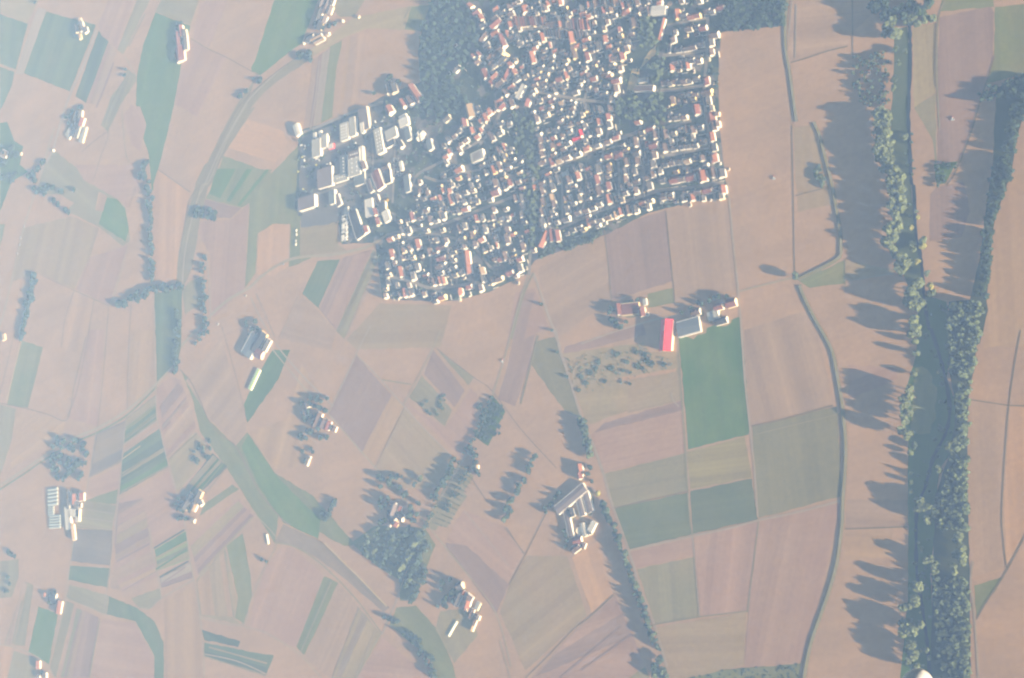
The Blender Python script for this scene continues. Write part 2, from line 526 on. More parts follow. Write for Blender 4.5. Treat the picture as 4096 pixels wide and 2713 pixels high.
def plots(code, quad, n, colors):
    """narrow garden plots side by side across a four-cornered field"""
    a, b, c, d = crl_(code, quad)
    ts = [0] + [(i + random.uniform(.7, 1.3)) / n for i in range(1, n)] + [1]
    L2 = lambda p, q, t: (p[0] + (q[0] - p[0]) * t, p[1] + (q[1] - p[1]) * t)
    rows = math.degrees(math.atan2(-(b[1] - a[1]), b[0] - a[0]))
    last = None
    for i in range(n):
        k = random.choice([x for x in colors.split('|') if x != last]); last = k
        t0, t1 = ts[i] + .006, min(ts[i + 1], 1) - .006
        sheet("field", [L2(a, d, t0), L2(b, c, t0), L2(b, c, t1), L2(a, d, t1)], k, rows, .14, .9, jitter=.8)
def crl_(code, s): return [cr(code, *map(float, t.split(','))) for t in s.split()]
random.seed(31)
for code, quad, n, colors in (
    ('30', "1235,10 1020,130 990,570 1295,400", 6, 'pink|mauve|tan2|olive2'),
    ('30', "970,640 1320,470 1370,690 1050,830", 5, 'mauve|pink|gold2|tan2'),
    ('30', "1640,430 2050,40 2180,170 1710,670", 5, 'mauve|pink|olive|tan2'),
    ('30', "1700,740 1735,1020 2010,1040 1930,470", 4, 'olive|gray|olive2|gold2'),
    ('20', "1090,770 1335,575 1350,770 1070,975", 6, 'gray|grass|olive|teal'),
    ('20', "1065,1075 1370,865 1445,1180 1035,1405", 7, 'teal|grass|dteal|gray|green'),
    ('20', "1390,690 1560,470 1610,600 1395,850", 4, 'mauve|pink|lav|tan2'),
    ('20', "1410,900 1640,640 1690,840 1440,1090", 3, 'pink|tan2|mauve'),
    ('20', "1545,1425 1835,1075 1950,1180 1710,1415", 6, 'dteal|gray|deep|slate'),
    ('20', "840,900 1075,795 1050,1120 780,1260", 3, 'slate|mauve|slate2'),
    ('30', "1335,460 1598,305 1628,535 1362,635", 5, 'lime|grass|straw|green'),
    ('30', "1385,705 1640,575 1658,700 1392,785", 3, 'slate|mauve|lav'),
    ('30', "290,770 215,1290 45,1270 205,745", 4, 'gray|olive2|tan2|grass'),
    ('30', "845,1045 770,1560 510,1560 655,960", 4, 'pink|mauve|tan2|gray'),
    ('31', "760,745 470,1370 400,1300 640,690", 2, 'gray|grass'),
    ('31', "1120,1190 900,1560 700,1560 930,960", 4, 'gray|olive|slate2|grass'),
    ('11', "1045,740 745,1415 605,1240 800,805", 3, 'mauve|pink|tan2'),
    ('12', "300,1100 190,1567 60,1567 170,1110", 3, 'mauve|pink|tan2'),
    ('01', "690,415 610,1055 465,1125 545,520", 4, 'mauve|lav|pink|tan2'),
    ('01', "1000,260 940,930 720,1010 800,345", 5, 'tan2|pink|tan|gold2'),
    ('32', "1140,1205 300,1560 560,1250 980,870", 3, 'pink|mauve|tan2'),
    ('00', "1005,440 850,900 740,890 930,370", 3, 'pink|mauve|tan2'),
    ('30', "1760,1265 2340,1385 2290,1535 1765,1375", 3, 'teal|dteal|gray'),
    ('10', "1860,30 1800,250 2080,360 2350,40", 6, 'grass|gray|green')):
    plots(code, quad, n, colors)

# ------------------------------------------------------------ village ground, roads, paths, dikes, stream
def ov(s):
    k = 4096.0 / 2367.0
    return [(float(t.split(',')[0]) * k, float(t.split(',')[1]) * k) for t in s.split()]

def village_material():
    M = bpy.data.materials.new("gardens_and_yards")
    M.use_nodes = True
    nt = M.node_tree; N = nt.nodes; L = nt.links
    b = N["Principled BSDF"]; b.inputs["Roughness"].default_value = 0.95; b.inputs["Specular IOR Level"].default_value = 0.1
    geo = N.new("ShaderNodeNewGeometry")
    vo = N.new("ShaderNodeTexVoronoi"); vo.inputs["Scale"].default_value = 0.055
    L.new(geo.outputs["Position"], vo.inputs["Vector"])
    sepc = N.new("ShaderNodeSeparateColor"); L.new(vo.outputs["Color"], sepc.inputs[0])
    ramp = N.new("ShaderNodeValToRGB"); ramp.color_ramp.interpolation = 'CONSTANT'
    e = ramp.color_ramp.elements
    e[0].position = 0; e[0].color = (.050, .066, .036, 1)
    e[1].position = .34; e[1].color = (.075, .090, .046, 1)
    for p_, c_ in ((.56, (.030, .048, .032, 1)), (.72, (.120, .108, .092, 1)), (.84, (.165, .150, .135, 1)), (.93, (.075, .072, .074, 1))):
        x = e.new(p_); x.color = c_
    L.new(sepc.outputs[0], ramp.inputs[0])
    n = N.new("ShaderNodeTexNoise"); n.inputs["Scale"].default_value = 0.3; n.inputs["Detail"].default_value = 6; n.inputs["Roughness"].default_value = .75
    L.new(geo.outputs["Position"], n.inputs["Vector"])
    mr = N.new("ShaderNodeMapRange"); mr.inputs[1].default_value = .3; mr.inputs[2].default_value = .7; mr.inputs[3].default_value = .6; mr.inputs[4].default_value = 1.35
    L.new(n.outputs["Fac"], mr.inputs[0])
    sc = N.new("ShaderNodeVectorMath"); sc.operation = 'SCALE'
    L.new(ramp.outputs[0], sc.inputs[0]); L.new(mr.outputs[0], sc.inputs["Scale"]); L.new(sc.outputs[0], b.inputs["Base Color"])
    return M
VILLAGE_PX = ov("1000,-8 978,60 966,120 972,190 940,200 880,225 820,262 690,303 688,400 682,480 690,500 780,482 790,565 868,560 884,690 960,696 1050,696 1130,676 1215,636 1237,602 1400,543 1500,492 1600,466 1682,457 1664,300 1660,180 1666,75 1740,66 1816,60 1818,-8")
vg = sheet("village_ground", VILLAGE_PX, 'dark', 20, 0, .5, jitter=1.0)
vg.data.materials.clear(); vg.data.materials.append(village_material())
vg["label"] = "dark gardens, yards and lanes between the village houses"
TOPZ = 0.30

def smooth(g, n=6):
    """Catmull-Rom through ground points"""
    if len(g) < 3: return g
    out = []
    for i in range(len(g) - 1):
        p0 = g[max(i - 1, 0)]; p1 = g[i]; p2 = g[i + 1]; p3 = g[min(i + 2, len(g) - 1)]
        for j in range(n):
            t = j / n
            out.append(0.5 * ((2 * p1) + (-p0 + p2) * t + (2 * p0 - 5 * p1 + 4 * p2 - p3) * t * t + (-p0 + 3 * p1 - 3 * p2 + p3) * t ** 3))
    out.append(g[-1])
    return out

NSTRIP = [0]
def strip(name, pts, width, color, z=None, wob=0.12):
    g = smooth([P(x, y) for x, y in pts])
    NSTRIP[0] += 1
    z = TOPZ + 0.0015 * NSTRIP[0] if z is None else z
    V, F = [], []
    for i, p in enumerate(g):
        d = (g[min(i + 1, len(g) - 1)] - g[max(i - 1, 0)])
        n = Vector((-d.y, d.x, 0)).normalized()
        w = width / 2 * (1 + random.uniform(-wob, wob))
        V += [(p.x + n.x * w, p.y + n.y * w, z), (p.x - n.x * w, p.y - n.y * w, z)]
    for i in range(len(g) - 1):
        F.append((2 * i + 1, 2 * i + 3, 2 * i + 2, 2 * i))
    me = mesh(name, V, F)
    if me.polygons[0].normal.z < 0: me.flip_normals()
    o = obj(name, me, FIELD)
    paint(o, color, 20, .05, .8)
    o["kind"] = "structure"
    return o

def crl(code, s):
    return [cr(code, *map(float, t.split(','))) for t in s.split()]

# railway corridor sweeping round the west of the village
sheet("rail_verge", crl('01', "0,830 130,690 400,500 520,420 540,490 450,560 250,690 120,800 0,940") + crl('00', "2200,920 2040,1160 1900,1380 1830,1567") + crl('10', "1790,200 1720,480 1690,700 1650,900 1570,1080 1515,1040 1540,750 1600,470 1690,150 1760,0") + crl('00', "1790,1400 1900,1160 2060,870 2190,690"), 'rail', 60, .1, .9)
strip("railway_bed", crl('01', "560,400 430,480 300,570 160,690 0,850") + crl('00', "2080,960 1960,1170 1860,1370 1760,1600") + crl('10', "1700,300 1640,520 1590,780 1570,1040"), 3.0, 'lav', wob=.05)
strip("railway_ditch", crl('01', "400,500 230,620 60,760") + crl('00', "2050,930 1930,1160 1830,1370 1740,1567") + crl('10', "1640,290 1590,520 1550,760"), 2.4, 'ditch')
strip("farm_track", crl('00', "2130,900 2010,1100 1900,1330 1800,1567") + crl('10', "1740,180 1690,350"), 2.6, 'road')

ROADS = """
10 road 5.5 1050,690 880,740 750,770 560,790 400,800
"""
def road(code, name, color, w, s): return strip(name, crl(code, s), w, color)
road('11', "country_road", 'road', 5.5, "1180,600 1050,690 880,740 700,775 400,800 230,870 100,960 -10,1060 -210,1180 -470,1430 -590,1560")
road('20', "country_road", 'road', 4.5, "1560,240 1350,460 1090,695 840,845 640,930 420,1060 200,1210 0,1340")
strip("road_verge", crl('20', "1350,490 1095,735 845,880 640,970 420,1095 200,1245 0,1375"), 4.0, 'grass')
road('10', "country_road", 'road', 4.0, "470,-320 400,-90 310,215 200,560 100,1000 40,1250 -20,1450")
road('00', "field_lane", 'lav', 7.0, "830,260 720,560 600,830 520,1070 460,1280 400,1400")
road('00', "field_lane", 'road', 2.5, "130,605 0,550")
road('00', "field_lane", 'road', 2.0, "1080,490 1170,650")
road('00', "field_lane", 'ditch', 1.6, "1640,330 1800,425 1960,500 2230,650")
road('00', "field_lane", 'ditch', 1.3, "700,1310 930,1140 860,1370 800,1567 1100,1380" .split()[0] + " 930,1140 860,1370 800,1567")
road('00', "field_lane", 'gray', 1.3, "1050,950 1080,1300 1120,1400")
road('10', "field_lane", 'ditch', 1.4, "1365,40 1640,235")
road('10', "field_lane", 'ditch', 1.3, "1110,370 1170,190")
road('10', "field_lane", 'road', 1.6, "1115,640 1060,850 980,1130 940,1215")
road('10', "field_lane", 'ditch', 1.4, "340,940 640,1080 940,1215")
road('10', "field_lane", 'ditch', 1.6, "640,1080 560,1330 530,1567")
road('10', "field_lane", 'ditch', 1.4, "810,1160 740,1590 660,1960 580,2170")
road('10', "field_lane", 'ditch', 1.5, "935,1230 910,1567 880,1900 840,2260")
road('10', "field_lane", 'ditch', 1.5, "1130,1190 1110,1567 1100,1900 1095,2110")
road('10', "field_lane", 'road', 1.6, "1330,1110 1330,1567 1345,1900")
road('10', "field_lane", 'lav', 2.6, "1780,760 1800,1000 1815,1340")
road('10', "field_lane", 'ditch', 1.2, "1910,1390 2000,1700 2090,2050 2130,2220")
road('10', "field_lane", 'lav', 3.0, "2160,1140 2260,1350 2420,1600 2640,1850 2870,2080")
road('10', "field_lane", 'ditch', 1.2, "2205,1105 2368,1480")
road('20', "field_lane", 'sand', 2.2, "180,95 120,360 55,620")
road('20', "field_lane", 'ditch', 1.5, "110,85 50,350 0,560")
road('20', "field_lane", 'ditch', 1.6, "0,630 240,680 420,730 580,770 640,480 700,240 740,60")
road('20', "field_lane", 'lav', 2.2, "1340,480 1350,750 1390,900 1450,1150 1530,1430 1600,1700")
road('20', "field_lane", 'lav', 2.2, "1085,760 1050,1130 1020,1450 990,1700 950,2020 900,2380")
road('20', "field_lane", 'lav', 2.2, "830,860 770,1250 730,1480 680,1640")
road('30', "field_lane", 'road', 2.2, "740,30 650,300 610,560 560,880 500,1150 420,1470")
road('30', "field_lane", 'road', 2.2, "0,1275 160,1310 330,1390 410,1475 480,1567")
road('30', "field_lane", 'road', 1.6, "560,880 780,960 900,1025")
road('30', "field_lane", 'road', 2.0, "1600,280 1640,560 1670,720 1720,1000 1750,1320 1760,1600")
road('30', "field_lane", 'road', 1.8, "1720,1045 2080,1110 2150,930 2250,680 2380,420 2360,330 2200,160")
road('30', "field_lane", 'road', 1.6, "2090,1120 2250,1160 2368,1220 2540,1330 2620,1400 2800,1600")
road('30', "field_lane", 'road', 1.8, "1670,720 1390,880 1290,970 1200,960")
road('30', "field_lane", 'road', 2.0, "1290,270 1310,480 1370,740 1390,880")
road('20', "brook", 'ditch', 2.4, "1550,340 1640,440 1720,600 1800,780 1900,900 2030,1000 2130,1190 2240,1400 2420,1620 2500,1680")
road('31', "brook", 'ditch', 2.4, "610,390 760,550 900,700 1050,850 1200,960")
road('31', "field_lane", 'sand', 2.2, "640,400 800,560 950,710 1180,950")
road('31', "field_lane", 'gray', 2.6, "210,400 370,430 560,540 760,720 950,930 1140,1190")
road('21', "field_lane", 'road', 2.2, "180,150 460,490 670,715 970,1060 1300,1430 1400,1530 1560,1720 1830,2050 2110,2420 2250,2900")
road('21', "field_lane", 'lav', 2.2, "680,710 820,420 915,210 1040,-40")
road('21', "field_lane", 'lav', 2.0, "915,210 1120,420 1320,650 1500,850 1780,1130")
road('21', "field_lane", 'road', 2.2, "1320,650 1430,440 1580,150 1640,0")
road('21', "field_lane", 'ditch', 1.2, "1330,670 1080,1180")
road('21', "field_lane", 'gray', 2.4, "1140,430 1390,470")
road('21', "field_lane", 'ditch', 1.2, "1610,160 1930,410 2080,520 2330,850 2640,1190")
road('21', "field_lane", 'road', 3.0, "2400,-480 2310,-200 2200,220 2090,560")
road('21', "field_lane", 'lav', 2.2, "1640,1450 1760,1250 1960,900 2080,600")
road('21', "field_lane", 'ditch', 1.4, "1910,1280 2050,1490")
road('31', "field_lane", 'lav', 2.0, "1190,0 1130,140")
road('31', "railway_bed", 'lav', 3.0, "1290,820 1250,930 1140,1190")
road('31', "railway_bed", 'sand', 1.0, "1570,180 1480,330 1330,700 1290,820")
road('31', "field_lane", 'ditch', 1.4, "2210,270 2360,500")
road('32', "field_lane", 'ditch', 1.6, "400,140 220,500 80,760")
road('32', "field_lane", 'ditch', 1.2, "40,270 210,490")
road('32', "field_lane", 'ditch', 1.5, "980,850 760,1050 640,1140 430,1360 220,1567")
road('32', "field_lane", 'road', 1.6, "0,1240 90,1567")
road('12', "country_road", 'lav', 4.0, "290,930 330,1040 420,1300 520,1567")
road('22', "country_road", 'lav', 4.4, "480,0 520,180 600,420 700,740 800,980 900,1260 960,1480 1110,1900 1220,2260 1330,2540 1440,2900")
road('12', "country_road", 'gray', 4.0, "290,930 200,1130 100,1500")
road('12', "field_lane", 'lav', 3.2, "1960,150 2010,650 2050,1060 2080,1420 2110,1850 2150,2230 2190,2610 2220,3030")
road('12', "field_lane", 'road', 2.6, "2060,1090 2368,1010 2520,975")
road('12', "field_lane", 'ditch', 1.5, "900,560 940,900 960,1180")
road('12', "field_lane", 'ditch', 1.5, "1430,400 1470,800 1500,1080 1505,1200")
road('12', "field_lane", 'lav', 2.4, "700,1540 980,1440 1270,1350 1440,1310")
road('22', "field_lane", 'gray', 2.6, "1530,60 1560,500 1600,1060 1630,1567 1660,1780")
road('32', "field_lane", 'lav', 3.0, "1100,470 1400,400 1660,345 2000,270 2220,210 2600,130 2930,40")
road('32', "field_lane", 'lav', 2.0, "1660,345 1690,700 1720,1040")
road('32', "field_lane", 'gray', 1.8, "2230,220 2180,600 2130,1000")
road('32', "field_lane", 'gray', 1.8, "1310,1110 1720,1040 2140,990")
road('22', "field_lane", 'ditch', 1.6, "980,1535 1300,1460 1620,1390")
road('22', "field_lane", 'ditch', 2.2, "2165,830 2400,780 2870,650")
road('23', "field_lane", 'ditch', 2.0, "1900,600 2100,630 2240,650 2400,655")
road('23', "field_lane", 'ditch', 1.6, "2340,0 2240,640 2180,1500 2190,1800 2220,2050")
road('33', "field_lane", 'ditch', 2.2, "2420,260 2220,640 2040,920 1960,1060")
road('33', "field_lane", 'lav', 3.0, "1930,560 1910,760 1940,1000 1980,1600")
road('33', "field_lane", 'ditch', 1.8, "820,285 1100,275 1370,265")
road('03', "field_lane", 'ditch', 2.4, "360,540 500,500 680,440 850,400")
road('03', "field_lane", 'ditch', 1.8, "890,0 895,500")
road('03', "field_lane", 'ditch', 2.4, "1610,200 1600,560 1610,750")
road('03', "field_lane", 'ditch', 2.2, "2120,480 2000,850 1900,1180 1780,1480 1700,1600")
road('03', "field_lane", 'gray', 2.0, "1690,0 1630,180 1620,640 1640,1100")
road('03', "field_lane", 'lav', 2.4, "370,0 345,300 340,520 400,900 410,1040")
road('03', "field_lane", 'ditch', 1.6, "370,1080 380,1567 385,1850 395,2370")
road('13', "field_lane", 'ditch', 1.8, "400,265 650,200")
road('13', "field_lane", 'gray', 1.8, "830,810 830,1040")
road('13', "field_lane", 'lav', 1.8, "840,1000 1280,930")

# village streets
STREETS = """
02 6 0,300 150,270 390,240 620,265 850,310 960,270 1040,200
02 5 320,790 480,820 700,860 900,880 1000,880
02 7 340,1500 430,1450 640,1370 870,1260 1070,1180 1180,1140
02 6 1400,480 1600,460 1790,430
02 6 1380,780 1560,770 1760,735
02 6 1390,1110 1520,1080 1650,1040
02 6 1380,1350 1600,1310 1800,1270
02 6 1790,140 1780,500 1760,800 1790,1100 1830,1400 1850,1740
02 6 1080,280 1060,500 1040,720 1010,900 930,1150 890,1300 880,1567
02 5 1440,220 1600,190 1800,150
02 5 860,330 800,560 720,900 650,1180 590,1380
02 5 480,330 420,560 330,800 280,900
12 6 340,500 480,560 620,500 880,390 1100,310 1380,220 1600,200 1930,150
12 6 250,30 330,-40 430,-90
12 5 390,100 400,300 400,500
12 5 530,60 540,300 540,480
12 5 740,40 740,240 700,420
12 5 880,0 890,200 880,390
12 5 1020,-30 1030,150 1020,330
12 5 1230,-60 1240,120 1230,250
12 6 280,350 290,600 260,800 250,950
01 6 2080,1150 1900,1260 1750,1330 1600,1420 1450,1500 1400,1600
01 6 2340,760 2200,900 2100,1080 1980,1250
11 6 1180,600 1400,560 1560,540 1750,480 1950,400 2100,340 2300,260
11 5 1350,640 1600,600 1900,690 2070,880 2140,900
11 6 1210,960 1400,1010 1560,1060 1780,1040 1980,1010
11 5 1280,700 1290,850 1260,960
11 5 1560,620 1560,850 1570,1050
11 5 1780,560 1790,800 1780,1030
11 5 1500,100 1650,140 1800,80 1990,40
11 6 430,300 700,210 960,110 1250,20
01 6 460,1140 620,1080 900,960 1150,880
01 6 500,1380 750,1250 1000,1150 1280,1050
01 5 1050,1190 1060,1400 1040,1640
01 5 1240,1000 1250,1250 1240,1500 1230,1750
"""
for line in STREETS.strip().splitlines():
    w = line.split()
COL['asph'] = ((.230, .205, .175), (.275, .240, .195))
COL['court'] = ((.125, .120, .115), (.150, .140, .130))
for line in STREETS.strip().splitlines():
    w = line.split()
    strip("street", crl(w[0], ' '.join(w[2:])), float(w[1]), 'asph')


# working strips between the garden plots
for code, color, w_, s in (
    ('20', 'lav', 1.2, "1070,950 1350,740"), ('20', 'lav', 2.0, "1065,990 1345,790"), ('20', 'lav', 1.6, "1060,1055 1340,845"), ('20', 'sand', 1.8, "1055,1112 1210,1000"),
    ('20', 'dteal', 1.2, "1060,1170 1400,950"), ('20', 'dteal', 1.2, "1050,1250 1420,1000"), ('20', 'dteal', 1.2, "1045,1330 1440,1080"), ('20', 'gray', 2.2, "1040,1400 1450,1170"), ('20', 'gray', 2.5, "1090,830 1345,640"),
    ('20', 'lav', 1.4, "1560,1400 1840,1080"), ('20', 'gray', 1.6, "1640,1420 1900,1110"), ('20', 'gray', 1.6, "1710,1410 1930,1140"), ('20', 'gray', 1.6, "1760,1420 1970,1170"),
    ('20', 'lav', 1.6, "1400,840 1600,610"), ('20', 'mauve', 9, "1385,680 1545,470"), ('20', 'mauve', 4, "1395,870 1470,790"), ('20', 'ditch', 1.2, "1460,1110 1700,890"), ('20', 'sand', 1.4, "1630,935 1668,898"),
    ('30', 'dteal', 3.0, "1325,450 1590,290"), ('30', 'green', 3.0, "1345,630 1610,460"), ('30', 'dteal', 3.0, "1375,700 1625,560"), ('30', 'mauve', 2.6, "1390,755 1600,610"), ('30', 'straw', 4.0, "1335,540 1610,390"),
    ('30', 'lav', 1.4, "690,110 980,150"), ('30', 'lav', 1.4, "680,180 970,220"), ('30', 'lav', 1.4, "670,252 960,290"), ('30', 'slate', 6, "630,450 955,500"), ('30', 'ditch', 1.2, "1020,150 1230,20"), ('30', 'mauve', 4, "1010,560 1290,410"), ('30', 'ditch', 1.0, "1050,820 1360,640"),
    ('30', 'gray', 4, "150,1250 250,800"), ('30', 'gray', 3, "110,1260 190,900"), ('30', 'mauve', 5, "560,1560 700,1010"), ('30', 'gray', 3, "770,1560 860,1060"), ('30', 'lav', 2.0, "1765,1360 2040,1420 2290,1530"), ('30', 'olive', 3, "1800,1300 2300,1440"),
    ('00', 'ditch', 2.4, "1060,700 960,900 900,1070"), ('00', 'ditch', 1.6, "1090,720 1000,900 930,1060"), ('00', 'mauve', 5, "980,540 900,760 830,930"), ('00', 'gray', 3, "1250,120 1110,400"),
    ('01', 'lav', 3.0, "520,1120 570,800 600,520"), ('01', 'gray', 4, "1380,60 1330,160"),
    ('11', 'ditch', 1.4, "1085,750 770,1450"), ('11', 'lav', 1.4, "1095,890 830,1480"), ('11', 'ditch', 1.0, "1075,745 755,1440"), ('11', 'lav', 1.2, "420,1130 240,1540"), ('11', 'lav', 1.0, "60,1110 210,1480"),
    ('22', 'gray', 3, "330,50 180,640"), ('22', 'mauve', 5, "880,850 1200,770 1500,700"), ('22', 'lav', 1.4, "1480,540 1490,600 1540,660"),
    ('31', 'gray', 3, "700,740 440,1340"), ('31', 'lav', 1.2, "1000,1050 800,1500"), ('31', 'lav', 1.2, "1080,1160 920,1540"), ('31', 'lav', 1.0, "1850,130 2230,600"), ('31', 'mauve', 6, "1700,420 2130,960"), ('32', 'mauve', 3, "520,1567 1050,1120"), ('32', 'mauve', 2.5, "700,1500 1130,1200"),
    ('23', 'gray', 1.6, "60,900 790,720"), ('03', 'lav', 2.0, "410,40 400,500")):
    strip("crop_strip", crl(code, s), w_, color, wob=.2)

# the school court and the industrial yards
sheet("school_court", crl('02', "1140,590 1200,595 1200,640 1160,780 1095,780"), 'sand', 20, 0, .4, base=.2)
sheet("sand_court", crl('02', "1290,440 1345,390 1340,470 1300,500 1215,585 1240,510"), 'sand', 20, 0, .4, base=.2)
sheet("industrial_yard", crl('01', "450,1180 700,1080 1000,950 1250,1010 1380,1100 1400,1300 1230,1500 1230,1740 1000,1800 780,1900 640,1940 440,1960 420,1560"), 'court', 20, 0, .8, base=.05)

def bank(name, pts, top, foot, h, color, label):
    """a field dike: a real ridge whose far slope stays in shade"""
    g = smooth([P(x, y) for x, y in pts])
    V, F = [], []
    for i, p in enumerate(g):
        d = (g[min(i + 1, len(g) - 1)] - g[max(i - 1, 0)])
        n = Vector((-d.y, d.x, 0)).normalized()
        hh = h * random.uniform(.92, 1.06)
        for s, z in ((foot * 2.0, 0.0), (top, hh), (-top, hh), (-foot * .8, 0.0)):
            V.append((p.x + n.x * s, p.y + n.y * s, z))
    for i in range(len(g) - 1):
        for k in range(3):
            F.append((4 * i + k, 4 * i + k + 1, 4 * i + k + 5, 4 * i + k + 4))
    me = mesh(name, V, F)
    if sum(p.normal.z for p in me.polygons) < 0: me.flip_normals()
    o = obj(name, me, FIELD)
    paint(o, color, 20, .05, .8)
    o["kind"] = "structure"
    o["label"] = label
    return o
bank("dike", crl('03', "325,0 305,200 310,430 345,640 380,900 400,1050"), 0.5, 2.2, 1.5, 'bank', "grassy dike along the lane east of the village fields")
bank("dike", crl('03', "550,1060 600,1170 650,1370 690,1520") + crl('13', "740,350 775,560 785,720 770,790 640,870 420,975"), 0.5, 2.3, 1.7, 'bank', "winding grass dike west of the tree belt")
bank("dike", crl('13', "425,1040 470,1150 560,1330 640,1470 690,1567") + crl('23', "720,230 770,500 800,700 825,1050 800,1450 795,1620") + crl('33', "790,270 750,560 680,820 610,1020 545,1200 500,1370 460,1600"), 0.6, 2.6, 1.8, 'bank', "long curving dike carrying a pale track beside the big fields")
strip("dike_track", crl('13', "455,1040 500,1150 590,1330 670,1470 720,1567") + crl('23', "752,230 802,500 832,700 856,1050 832,1450 827,1620") + crl('33', "820,270 782,560 712,820 642,1020 577,1200 532,1370 492,1600"), 2.4, 'gold2', z=.45)
strip("dike_track", crl('03', "352,0 334,200 338,430 372,640 408,900 428,1050"), 1.8, 'gold2', z=.45)
strip("dike_track", crl('03', "580,1060 630,1170 680,1370 720,1520") + crl('13', "770,350 805,560 815,720 800,800"), 1.8, 'gold2', z=.45)

# the stream between the tree belts
def water_material():
    M = bpy.data.materials.new("stream_water"); M.use_nodes = True
    b = M.node_tree.nodes["Principled BSDF"]
    b.inputs["Base Color"].default_value = (.012, .022, .026, 1); b.inputs["Roughness"].default_value = .3; b.inputs["Specular IOR Level"].default_value = .25
    n = M.node_tree.nodes.new("ShaderNodeTexNoise"); n.inputs["Scale"].default_value = .8
    bp = M.node_tree.nodes.new("ShaderNodeBump"); bp.inputs["Strength"].default_value = .15
    M.node_tree.links.new(n.outputs["Fac"], bp.inputs["Height"]); M.node_tree.links.new(bp.outputs[0], b.inputs["Normal"])
    return M
WATER = water_material()
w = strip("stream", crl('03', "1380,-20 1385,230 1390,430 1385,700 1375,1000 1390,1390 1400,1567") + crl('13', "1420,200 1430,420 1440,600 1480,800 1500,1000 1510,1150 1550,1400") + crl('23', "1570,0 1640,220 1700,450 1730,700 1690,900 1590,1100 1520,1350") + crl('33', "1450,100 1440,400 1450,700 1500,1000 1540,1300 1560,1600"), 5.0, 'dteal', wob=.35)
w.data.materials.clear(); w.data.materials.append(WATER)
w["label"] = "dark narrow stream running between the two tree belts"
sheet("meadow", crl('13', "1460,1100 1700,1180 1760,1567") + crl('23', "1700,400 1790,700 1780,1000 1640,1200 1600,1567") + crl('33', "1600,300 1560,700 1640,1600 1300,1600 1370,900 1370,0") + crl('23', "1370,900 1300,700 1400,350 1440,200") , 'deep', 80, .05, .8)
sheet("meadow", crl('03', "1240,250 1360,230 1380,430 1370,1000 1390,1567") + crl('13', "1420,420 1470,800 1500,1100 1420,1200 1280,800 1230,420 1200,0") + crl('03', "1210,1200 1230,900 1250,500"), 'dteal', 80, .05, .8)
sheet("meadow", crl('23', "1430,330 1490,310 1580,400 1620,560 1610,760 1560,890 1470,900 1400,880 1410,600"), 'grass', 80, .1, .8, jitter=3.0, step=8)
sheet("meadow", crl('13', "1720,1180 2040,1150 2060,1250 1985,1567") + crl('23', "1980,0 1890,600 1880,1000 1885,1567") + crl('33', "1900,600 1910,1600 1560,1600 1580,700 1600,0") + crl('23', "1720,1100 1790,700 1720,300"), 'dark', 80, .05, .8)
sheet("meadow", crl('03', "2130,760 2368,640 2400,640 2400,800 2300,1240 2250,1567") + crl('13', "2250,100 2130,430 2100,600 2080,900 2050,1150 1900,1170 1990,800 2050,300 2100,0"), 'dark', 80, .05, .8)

# ------------------------------------------------------------ buildings
ROOFM = {
    'o': mat("roof_orange_tile", (.235, .098, .060), .85, .25, .5),
    'r': mat("roof_red_tile", (.165, .064, .050), .85, .25, .5),
    'b': mat("roof_brown_tile", (.095, .066, .056), .85, .25, .5),
    'g': mat("roof_grey_tile", (.070, .068, .072), .8, .3, .5),
    'd': mat("roof_dark_slate", (.038, .040, .048), .7, .3, .5),
    'w': mat("roof_white_sheet", (.56, .55, .52), .6, .12, .3),
    'l': mat("roof_light_gravel", (.36, .36, .34), .9, .15, .3),
    'm': mat("roof_mauve_sheet", (.17, .14, .14), .7, .15, .3),
    'c': mat("roof_blue_grey_sheet", (.13, .155, .18), .5, .15, .3),
    'R': mat("roof_crimson_sheet", (.50, .030, .048), .5, .08, .3),
    'G': mat("roof_lime_sheet", (.45, .62, .26), .6, .1, .3),
    'y': mat("roof_sand_tile", (.26, .19, .12), .85, .2, .5),
}
RNAME = {'o': "orange", 'r': "red", 'b': "brown", 'g': "grey", 'd': "dark slate", 'w': "white", 'l': "pale grey", 'm': "mauve grey", 'c': "blue grey", 'R': "bright crimson", 'G': "lime green", 'y': "sandy"}
WALLM = [mat("wall_white_render", (.84, .82, .78), .9, .06, .3), mat("wall_cream_render", (.78, .70, .56), .9, .08, .3),
         mat("wall_grey_render", (.62, .61, .60), .9, .08, .3), mat("wall_yellow_render", (.80, .66, .38), .9, .08, .3)]
WALL_RED = mat("wall_red_sheet", (.70, .06, .05), .6, .08, .3)
WALL_BRICK = mat("wall_brick", (.42, .20, .14), .9, .12, .5)
WALL_WOOD = mat("wall_weathered_boards", (.36, .27, .19), .9, .12, .5)
GLASS = mat("greenhouse_glass", (.38, .44, .47), .25, .1, .4, spec=.6)
SKYLIGHT = mat("skylight_dome", (.85, .86, .86), .3, .02, .3)

